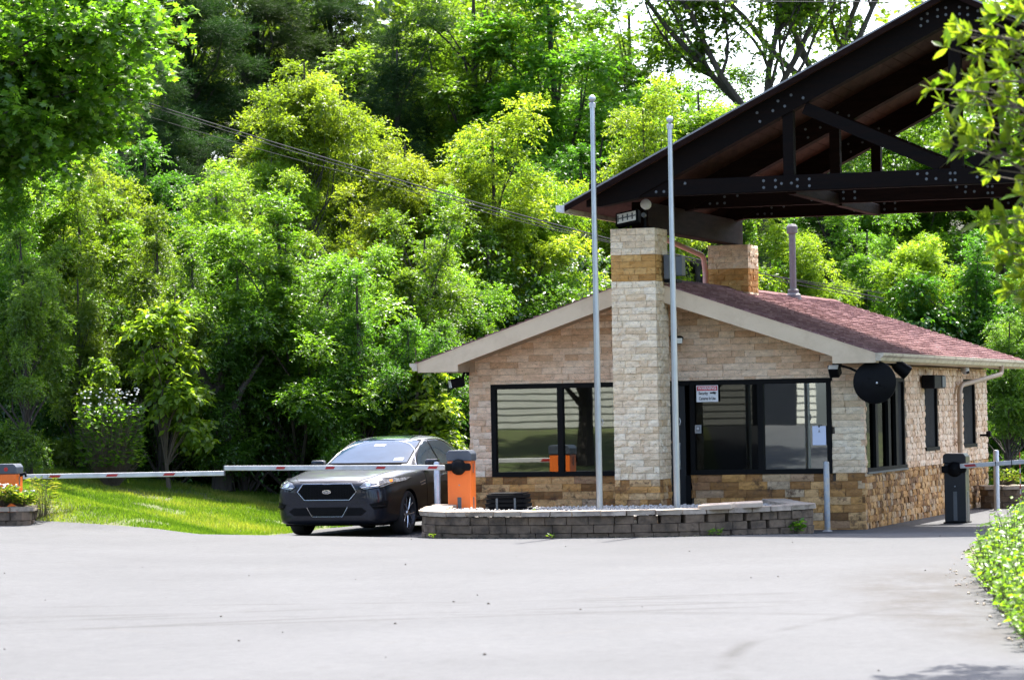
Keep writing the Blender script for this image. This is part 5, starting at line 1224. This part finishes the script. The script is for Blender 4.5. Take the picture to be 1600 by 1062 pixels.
# local x runs along the wall away from the viewer, local y away from the gatehouse is negative
def SHP(x): return -x
MB().box(-7.7, 10, .02, 8, 0, HZ+4.2).build('wall', M['siding'], sh)
sb = MB(); z = HZ+.05
while z < HZ+4.1:
    for a, b in ((-5.9, 10), (-7.7, -7.15)): sb.prism([(.02, z), (-.03, z), (.0, z+.19), (.02, z+.19)], a, b, 'x')
    z += .195
tag(sb.build('siding_boards', M['siding'], sh), kind='stuff')
MB().box(-7.15, -5.9, -.01, .015, HZ, HZ+2.4).build('garage_door', M['cabk'], sh)
MB().prism([(-.6, HZ+4.15), (4, HZ+6.4), (8.6, HZ+4.15)], -8.2, 10.5, 'x').build('roof', M['shingle'], sh)
def slope_sheet(name, x0, x1, mat):
    V = []; F_ = []; n = 14
    for i in range(n+1):
        y = -i*13/n; z = HZ*(1-smooth(i/n))+.2
        V += [(x0, y, z), (x1, y, z)]
        if i: F_.append((2*i-2, 2*i-1, 2*i+1, 2*i))
    me = bpy.data.meshes.new(name); me.from_pydata(V, [], F_); bm = bmesh.new(); bm.from_mesh(me); bmesh.ops.recalc_face_normals(bm, faces=bm.faces)
    if sum(f.normal.z for f in bm.faces) < 0: bmesh.ops.reverse_faces(bm, faces=bm.faces)
    bm.to_mesh(me); bm.free(); o = link(name, me, mat); o.location = sh.location; o.rotation_euler = sh.rotation_euler; tag(o, kind='structure')
slope_sheet('lawn', -4.6, 14, M['lawn']); slope_sheet('driveway', -9.5, -4.6, M['asphalt'])
p_ = (-7.5, 16)
for k, (x, y, s) in enumerate(((-17.0, 24.5, 1.15), (-33, 32, 1.0), (-21.5, 29.5, 1.25), (-38, 26, .9), (-36, 40, 1.1), (-12.9, 26.2, 1.15), (-11.5, 9.5, .9), (12, -8, 1.2), (-4, -16, 1.2), (22, 6, 1.1))):
    me, tm, H = SPEC['green_a' if k % 2 else 'green_b']; lab = ['small street tree shading the sided house, seen in window reflections', 'tree beside the sided house across the road', 'low tree on the lawn of the sided house', 'tree behind the sided house corner', 'large tree at the far end of the side road', 'tree in front of the garage across the road', 'tall tree at the bend of the road behind the viewer', 'tall tree on the right behind the viewer', 'tall tree straight behind the viewer', 'tree at the far right behind the viewer'][k]
    t = thing('broadleaf_tree', lab, 'tree', (x, y, gz(x, y)), k*1.3, 'trees across the road'); t.scale = (s, s, s); link('trunk', tm, None, t); link('crown', me, None, t)

# ------------------------------------------------------------------ parked car (front = -y in its own frame)
cp_ = UV(0, 0)
fx = at(551, 834, 50.2); u_, v_ = toUV(fx.x, 50.2); cc_ = UV(u_, v_+1.52)
car = thing('parked_car', 'dark metallic grey four door sedan stopped behind the white barrier arm', 'car', (cc_.x, cc_.y, gz(fx.x, 50.2)+.0), -TH)
def carpaint():
    m, t, out = nodes('dark metallic car paint'); p = t.nodes.new('ShaderNodeBsdfPrincipled')
    n = noise(t, 300, 2, .5); r = ramp(t, [(.4, (.011, .013, .020)), (.65, (.025, .028, .041))]); t.links.new(n.outputs[0], r.inputs[0])
    t.links.new(r.outputs[0], p.inputs['Base Color']); p.inputs['Metallic'].default_value = .9; p.inputs['Roughness'].default_value = .46
    p.inputs['Coat Weight'].default_value = .6; p.inputs['Coat Roughness'].default_value = .03; t.links.new(p.outputs[0], out.inputs[0]); return m
M['paint'] = carpaint()
M['cglass'] = surf('car glass', (.035, .05, .07), (.03, .045, .06), .03, bstr=0, spec=1.0, coat=1)
M['wglass'] = surf('windscreen glass', (.030, .055, .10), (.015, .032, .065), .04, nscale=1.2, bstr=0, spec=.10, coat=0)
M['dchrome'] = surf('dull chrome', (.42, .42, .44), (.36, .36, .38), .25, metal=1, bstr=0)
M['hlens'] = surf('headlight lens', (.22, .23, .26), (.05, .05, .06), .08, nscale=12, bstr=0, spec=1, coat=1)
M['amber'] = surf('amber reflector', (.75, .20, .03), (.6, .15, .02), .3, bstr=0)
M['meshg'] = surf('black grille mesh', (.003, .003, .0035), (.006, .006, .006), .5, bscale=70, bstr=.3, spec=.1)
def loft(stations, secs, mat, name, levels=2, closeends=True):
    V = []; F_ = []; m = len(secs[0])
    for y, s in zip(stations, secs): V += [(x, y, z) for x, z in s]
    for i in range(len(stations)-1):
        for k in range(m-1): F_.append((i*m+k, (i+1)*m+k, (i+1)*m+k+1, i*m+k+1))
    n = len(V); V += [(-x, y, z) for x, y, z in V]; F_ += [tuple(n+i for i in reversed(f)) for f in F_]
    me = bpy.data.meshes.new(name); me.from_pydata(V, [], F_); bm = bmesh.new(); bm.from_mesh(me)
    bmesh.ops.remove_doubles(bm, verts=bm.verts, dist=.001)
    if closeends: bmesh.ops.holes_fill(bm, edges=[e for e in bm.edges if e.is_boundary])
    bmesh.ops.recalc_face_normals(bm, faces=bm.faces); bm.to_mesh(me); bm.free()
    o = link(name, me, mat, car); md = o.modifiers.new('s', 'SUBSURF'); md.levels = md.render_levels = levels; return o
def bake(o):
    dg = bpy.context.evaluated_depsgraph_get(); me = bpy.data.meshes.new_from_object(o.evaluated_get(dg)); o.modifiers.clear(); old = o.data; o.data = me
    me.polygons.foreach_set('use_smooth', [True]*len(me.polygons)); me.set_sharp_from_angle(angle=R(38)); return o
#        y      w    zt(centre) zsh(shoulder) zlow
ST = [(-2.58, .60, .80, .76, .25), (-2.545, .76, .845, .80, .21), (-2.46, .85, .895, .84, .19), (-2.30, .905, .93, .87, .19), (-2.05, .935, .975, .90, .19), (-1.52, .965, 1.045, .955, .20), (-1.0, .97, 1.075, .985, .20), (-.75, .97, 1.09, 1.0, .20),
      (-.2, .965, 1.10, 1.01, .20), (.6, .965, 1.11, 1.02, .20), (1.35, .97, 1.12, 1.03, .20), (1.9, .955, 1.13, 1.03, .22), (2.3, .92, 1.13, 1.01, .25), (2.5, .85, 1.08, .96, .28), (2.57, .70, .95, .85, .34)]
secs = []
for (y, w_, zt, zs, zl) in ST:
    secs.append([(0, zt), (.30*w_, zt-.003), (.62*w_, zt-.012), (.80*w_, zt-.03), (.90*w_, zs-.005), (.965*w_, zs-.06), (w_, zs-.20), (w_*1.005, .60*(zs-.2)+.4*zl+.08), (w_*.995, .44), (w_*.985, .33), (w_*.955, zl+.03), (w_*.85, zl), (0, zl)])
body = loft([s[0] for s in ST], secs, M['paint'], 'body')
bake(body)
# wheel arches
for ay in (-1.52, 1.35):
    for s in (-1, 1):
        c = MB().lathe([(0, 0), (.375, 0), (.375, .40), (0, .40)], 32, Matrix.Translation((s*.68, ay, .345)) @ Matrix.Rotation(s*R(90), 4, 'Y')).build('cut', None)
        bm = bmesh.new(); bm.from_mesh(c.data); bmesh.ops.remove_doubles(bm, verts=bm.verts, dist=1e-4); bmesh.ops.recalc_face_normals(bm, faces=bm.faces); bm.to_mesh(c.data); bm.free()
        md = body.modifiers.new('b', 'BOOLEAN'); md.operation = 'DIFFERENCE'; md.object = c; md.solver = 'EXACT'
        par = body.parent; body.parent = None; bpy.context.view_layer.update(); bake(body); body.parent = par
        bpy.data.objects.remove(c)
if len(body.data.materials) == 0: body.data.materials.append(M['paint'])
# greenhouse
GT = [(-1.02, 1.05, .80, .72), (-.80, 1.13, .82, .71), (-.45, 1.29, .83, .675), (-.05, 1.44, .84, .635), (.30, 1.515, .84, .615), (.75, 1.54, .84, .61), (1.15, 1.515, .83, .60), (1.55, 1.40, .82, .61), (1.90, 1.24, .80, .64), (2.12, 1.10, .76, .66)]
secs = []
for (y, zt, wb, wt) in GT:
    zb = 1.0; wm = wb+(wt-wb)*.85
    zc = max(zb+.02, zt-.05); secs.append([(0, zt), (wt*.5, zt-.008), (wt*.88, zt-.03), (wt, zc), (wt+(wb-wt)*.45, zb+(zc-zb)*.55), (wb, zb+(zc-zb)*.08), (wb+.02, zb-.06), (0, zb-.07)])
gh = loft([g[0] for g in GT], secs, M['paint'], 'roof_shell')
bake(gh)
def tree_of(*objs):
    V = []; P = []
    for o in objs:
        n = len(V); V += [tuple(v.co) for v in o.data.vertices]; P += [tuple(n+i for i in p.vertices) for p in o.data.polygons]
    return BVHTree.FromPolygons(V, P)
TB, TG = tree_of(body), tree_of(gh); TA = tree_of(body, gh)
def project(outline, view, mat, name, bvh, off=.006, step=.05, parent=None, thick=0.0):
    """lay a patch with the given outline onto the car body, seen from 'front', 'left' (+x), 'right' (-x), 'top'"""
    pts = [Vector(p) for p in outline]; n = len(pts); dense = []
    for i in range(n):
        a, b = pts[i], pts[(i+1) % n]; k = max(1, int((b-a).length/step))
        dense += [a.lerp(b, q/k) for q in range(k)]
    n = len(dense); T_ = [tuple(p) for p in dense]; vin = list(dense)
    x0, x1 = min(p[0] for p in T_), max(p[0] for p in T_); y0, y1 = min(p[1] for p in T_), max(p[1] for p in T_)
    x = x0+step/2
    while x < x1:
        y = y0+step/2
        while y < y1:
            if inpoly(x, y, T_): vin.append(Vector((x, y)))
            y += step
        x += step
    v, e, f, *_ = geometry.delaunay_2d_cdt(vin, [(i, (i+1) % n) for i in range(n)], [], 1, 1e-5)
    W = []; ok = []
    for p in v:
        if view == 'front': o, d = Vector((p[0], -5, p[1])), Vector((0, 1, 0))
        elif view == 'left': o, d = Vector((4, p[0], p[1])), Vector((-1, 0, 0))
        elif view == 'right': o, d = Vector((-4, p[0], p[1])), Vector((1, 0, 0))
        else: o, d = Vector((p[0], p[1], 4)), Vector((0, 0, -1))
        loc, nor, idx, dist = bvh.ray_cast(o, d)
        if loc is None: W.append(o); ok.append(False)
        else:
            if nor.dot(d) > 0: nor = -nor
            W.append(loc+nor*off); ok.append(True)
    fs = [tuple(t) for t in f if all(ok[i] for i in t) and inpoly(sum(v[i][0] for i in t)/len(t), sum(v[i][1] for i in t)/len(t), T_)]
    me = bpy.data.meshes.new(name); me.from_pydata([tuple(p) for p in W], [], fs)
    bm = bmesh.new(); bm.from_mesh(me); bmesh.ops.delete(bm, geom=[q for q in bm.verts if not q.link_faces], context='VERTS'); bmesh.ops.recalc_face_normals(bm, faces=bm.faces)
    c = sum((f_.normal*f_.calc_area() for f_ in bm.faces), Vector()); dv = {'front': Vector((0, -1, 0)), 'left': Vector((1, 0, 0)), 'right': Vector((-1, 0, 0)), 'top': Vector((0, 0, 1))}[view]
    if c.dot(dv) < 0: bmesh.ops.reverse_faces(bm, faces=bm.faces)
    bm.to_mesh(me); bm.free(); me.polygons.foreach_set('use_smooth', [True]*len(me.polygons))
    return link(name, me, mat, parent or car)
def line_on(pts, view, r, mat, name, bvh, parent=None, off=.004, n=6, closed=False):
    P = []; pts = list(pts)+([pts[0]] if closed else [])
    for a, b in zip(pts, pts[1:]):
        a, b = Vector(a), Vector(b); k = max(2, int((b-a).length/.04))
        P += [a.lerp(b, q/k) for q in range(k)]
    P.append(Vector(pts[-1])); W = []
    for p in P:
        o, d = {'front': (Vector((p[0], -5, p[1])), Vector((0, 1, 0))), 'left': (Vector((4, p[0], p[1])), Vector((-1, 0, 0))), 'right': (Vector((-4, p[0], p[1])), Vector((1, 0, 0))), 'top': (Vector((p[0], p[1], 4)), Vector((0, 0, -1)))}[view]
        loc, nor, i_, d_ = bvh.ray_cast(o, d)
        if loc is not None: W.append(loc+(nor if nor.dot(d) < 0 else -nor)*off)
    return MB().tube(W, r, n).build(name, mat, parent or car, smooth=True) if len(W) > 1 else None
# windscreen, side and rear windows
ws = [(-.66, 1.10), (.66, 1.10), (.64, 1.20), (.60, 1.37), (.56, 1.44), (.3, 1.458), (-.3, 1.458), (-.56, 1.44), (-.60, 1.37), (-.64, 1.20)]
wsc = project(ws, 'front', M['wglass'], 'windscreen', TG, .005)
line_on(ws, 'front', .010, M['blackp'], 'windscreen_seal', TG, wsc, closed=True)
w1 = [(-.62, 1.065), (.28, 1.075), (.22, 1.435), (.02, 1.41), (-.22, 1.31), (-.45, 1.19)]
w2 = [(.34, 1.075), (1.15, 1.09), (1.50, 1.17), (1.32, 1.31), (1.05, 1.40), (.75, 1.44), (.29, 1.44)]
for vw in ('left', 'right'):
    a = project(w1, vw, M['cglass'], 'side_window', TG, .006, .05); b = project(w2, vw, M['cglass'], 'side_window', TG, .006, .05)
    line_on([(-.68, 1.055), (.3, 1.06), (1.18, 1.075), (1.56, 1.165), (1.34, 1.335), (1.05, 1.425), (.72, 1.465), (.2, 1.46), (-.02, 1.43), (-.24, 1.335), (-.47, 1.215)], vw, .009, M['chrome'], 'window_trim', TG, closed=True)
rw = [(-.58, 1.30), (.58, 1.30), (.6, 1.9), (-.6, 1.9)]
project([(-.52, 1.48), (.52, 1.48), (.56, 1.98), (-.56, 1.98)], 'top', M['cglass'], 'rear_window', TG, .005)
project([(-.36, -.0), (.36, -.0), (.36, .62), (-.36, .62)], 'top', M['cglass'], 'sunroof', TG, .004)
# grille: hexagon with chrome edge
hexo = [(-.485, .70), (-.40, .815), (.40, .815), (.485, .70), (.37, .575), (-.37, .575)]
gr = project(hexo, 'front', M['meshg'], 'grille', TB, .010, .05)
line_on(hexo, 'front', .009, M['dchrome'], 'chrome_edge', TB, gr, .014, closed=True)
for k in range(9):
    z = .60+k*.023; x = .38+(.10*(z-.575)/.125 if z < .70 else .10*(1-(z-.70)/.115)); line_on([(-x, z), (x, z)], 'front', .0035, M['blackp'], 'grille_bar', TB, gr, .016, 4)
for k in range(-9, 10): x = k*.045; line_on([(x, .59), (x, .80)], 'front', .003, M['blackp'], 'grille_bar', TB, gr, .016, 4)
# oval badge
loc, nor, *_ = TB.ray_cast(Vector((0, -5, .70)), Vector((0, 1, 0)))
by = loc.y-.022
bd = MB().lathe([(0, -.006), (.072, -.006), (.076, 0), (.072, .006), (0, .008)], 28, Matrix.Translation((0, by, .70)) @ Matrix.Diagonal((1, 1, .42, 1)) @ Matrix.Rotation(R(90), 4, 'X')).build('badge', M['chrome'], car)
MB().lathe([(0, 0), (.062, 0), (.062, .003), (0, .003)], 28, Matrix.Translation((0, by-.007, .70)) @ Matrix.Diagonal((1, 1, .36, 1)) @ Matrix.Rotation(R(90), 4, 'X')).build('badge_field', M['slate'], bd)
text_mesh('Ford', .044, M['chrome'], 'badge_lettering', bd, Matrix.Translation((0, by-.0115, .70)), xs=1.15, bold=.0008, shear=.3)
# lower intake and fog light pockets
li = [(-.33, .465), (.33, .465), (.25, .325), (-.25, .325)]
lo = project(li, 'front', M['meshg'], 'lower_intake', TB, .008, .05)
line_on([(.335, .465), (.25, .322), (-.25, .322), (-.335, .465)], 'front', .005, M['dchrome'], 'chrome_edge', TB, lo, .012)
for s in (-1, 1):
    project([(s*.35, .455), (s*.56, .455), (s*.64, .40), (s*.55, .335), (s*.28, .335)], 'front', M['blackp'], 'bumper_insert', TB, .006, .05)
    fp = project([(s*.68, .51), (s*.90, .56), (s*.885, .45), (s*.75, .42)], 'front', M['meshg'], 'fog_pocket', TB, .008, .05)
    line_on([(s*.72, .47), (s*.87, .475)], 'front', .010, M['blackp'], 'fog_bar', TB, fp, .014)
    hl_o = [(s*.52, .775), (s*.60, .845), (s*.80, .885), (s*.925, .895), (s*.93, .845), (s*.84, .765), (s*.60, .725)]
    hl = project(hl_o, 'front', M['hlens'], 'headlight', TB, .010, .03)
    line_on(hl_o, 'front', .005, M['blackp'], 'headlight_edge', TB, hl, .012, closed=True)
    line_on([(s*.56, .755), (s*.80, .785), (s*.90, .83)], 'front', .006, M['chrome'], 'light_strip', TB, hl, .013)
    for (x, z, r) in ((.66, .795, .034), (.77, .82, .030)):
        q, nn, *_ = TB.ray_cast(Vector((s*x, -5, z)), Vector((0, 1, 0)))
        if q: MB().lathe([(0, -.004), (r, -.004), (r*1.1, .004), (r*.8, .006), (0, .001)], 14, Matrix.Translation(q+nn*.014) @ nn.to_track_quat('Z', 'Y').to_matrix().to_4x4()).build('projector', M['chrome'], hl, smooth=True)
    vw = 'left' if s > 0 else 'right'
    project([(-2.28, .865), (-2.12, .885), (-1.98, .885), (-2.10, .82), (-2.26, .80)], vw, M['hlens'], 'headlight_side', TB, .009, .03, hl)
    project([(-2.16, .855), (-2.04, .872), (-2.06, .845), (-2.15, .825)], vw, M['amber'], 'side_marker', TB, .012, .02, hl)
    # door seams, handles, sill, fender vent
    for x in (-.72, .30, 1.12): line_on([(x, 1.0), (x-.02, .7), (x+.02, .32)], vw, .004, M['blackp'], 'door_seam', TB, None, .001)
    line_on([(-1.1, .30), (1.0, .30)], vw, .016, M['blackp'], 'sill_trim', TB)
    for x in (.05, .95): line_on([(x, .90), (x+.17, .905)], vw, .013, M['chrome'], 'door_handle', TB, None, .016)
    line_on([(-1.05, .80), (-.80, .83)], vw, .008, M['chrome'], 'fender_vent', TB); line_on([(-1.02, .76), (-.82, .78)], vw, .008, M['chrome'], 'fender_vent', TB)
    # door mirrors
    x = s*.97
    mr_ = MB().box(x-.09, x+.13, -.60, -.44, 1.03, 1.155).build('door_mirror', M['paint'], car, .035, 3, smooth=True)
    MB().box(min(x-s*.16, x-s*.02), max(x-s*.16, x-s*.02), -.56, -.50, 1.0, 1.06).build('mirror_foot', M['blackp'], mr_, .01)
# hood creases and shut line, wipers, plate sticker
line_on([(-.50, -2.50), (-.62, -2.3), (-.74, -1.6), (-.78, -.98)], 'top', .004, M['blackp'], 'bonnet_seam', TB, None, .001)
line_on([(.50, -2.50), (.62, -2.3), (.74, -1.6), (.78, -.98)], 'top', .004, M['blackp'], 'bonnet_seam', TB, None, .001)
line_on([(-.48, -2.505), (0, -2.52), (.48, -2.505)], 'top', .005, M['blackp'], 'bonnet_seam', TB, None, .001)
line_on([(-.55, -.95), (.05, -.90)], 'top', .010, M['blackp'], 'wiper', TA, None, .012); line_on([(.05, -.96), (.60, -.88)], 'top', .010, M['blackp'], 'wiper', TA, None, .012)
project([(-.70, -1.02), (.70, -1.02), (.66, -.90), (-.66, -.90)], 'top', M['blackp'], 'cowl', TA, .004)
project([(-.10, 1.36), (.08, 1.36), (.08, 1.39), (-.10, 1.39)], 'front', M['white'], 'mirror_mount', TG, .008, .02)
project([(.42, 1.14), (.56, 1.14), (.56, 1.175), (.42, 1.175)], 'front', M['white'], 'windscreen_sticker', TG, .008, .02)
# wheels
def wheel(x, y, s):
    A_ = Matrix.Translation((x, y, .345)) @ Matrix.Rotation(s*R(90), 4, 'Y')
    t_ = MB().lathe([(.25, -.11), (.31, -.12), (.335, -.10), (.345, -.06), (.345, .06), (.335, .10), (.31, .12), (.255, .115), (.25, .0), (.25, -.11)], 36, A_).build('tyre', M['rubber'], car, smooth=True)
    w_ = MB().lathe([(.0, .02), (.10, .02), (.235, .045), (.245, .10), (.257, .116), (.262, .11), (.25, -.05)], 36, A_).build('rim', M['rimd'], car, smooth=True)
    sp = []
    for k in range(5):
        a = k*2*math.pi/5
        for da in (-.20, .20):
            p0 = Vector((.05*math.cos(a), .05*math.sin(a), .085)); p1 = Vector((.14*math.cos(a+da*.6), .14*math.sin(a+da*.6), .092)); p2 = Vector((.245*math.cos(a+da*1.5), .245*math.sin(a+da*1.5), .104))
            MB().tube([A_ @ p0, A_ @ p1, A_ @ p2], [.013, .011, .010], 6).build('spoke', M['rims'], w_, smooth=True)
    MB().lathe([(.0, .10), (.035, .10), (.05, .085), (.05, .03), (0, .03)], 16, A_).build('hub_cap', M['rims'], w_, smooth=True)
    MB().lathe([(0, -.01), (.17, -.01), (.17, .012), (0, .012)], 24, A_).build('brake_disc', M['galvd'], w_)
for ay in (-1.52, 1.35):
    for s in (-1, 1): wheel(s*.835, ay, s)
for ay in (-1.52, 1.35): MB().box(-.70, .70, ay-.33, ay+.33, .24, .60).build('wheel_well', M['blackp'], car)
MB().box(-.80, .80, -2.3, 2.3, .17, .22).build('underbody', M['blackp'], car)
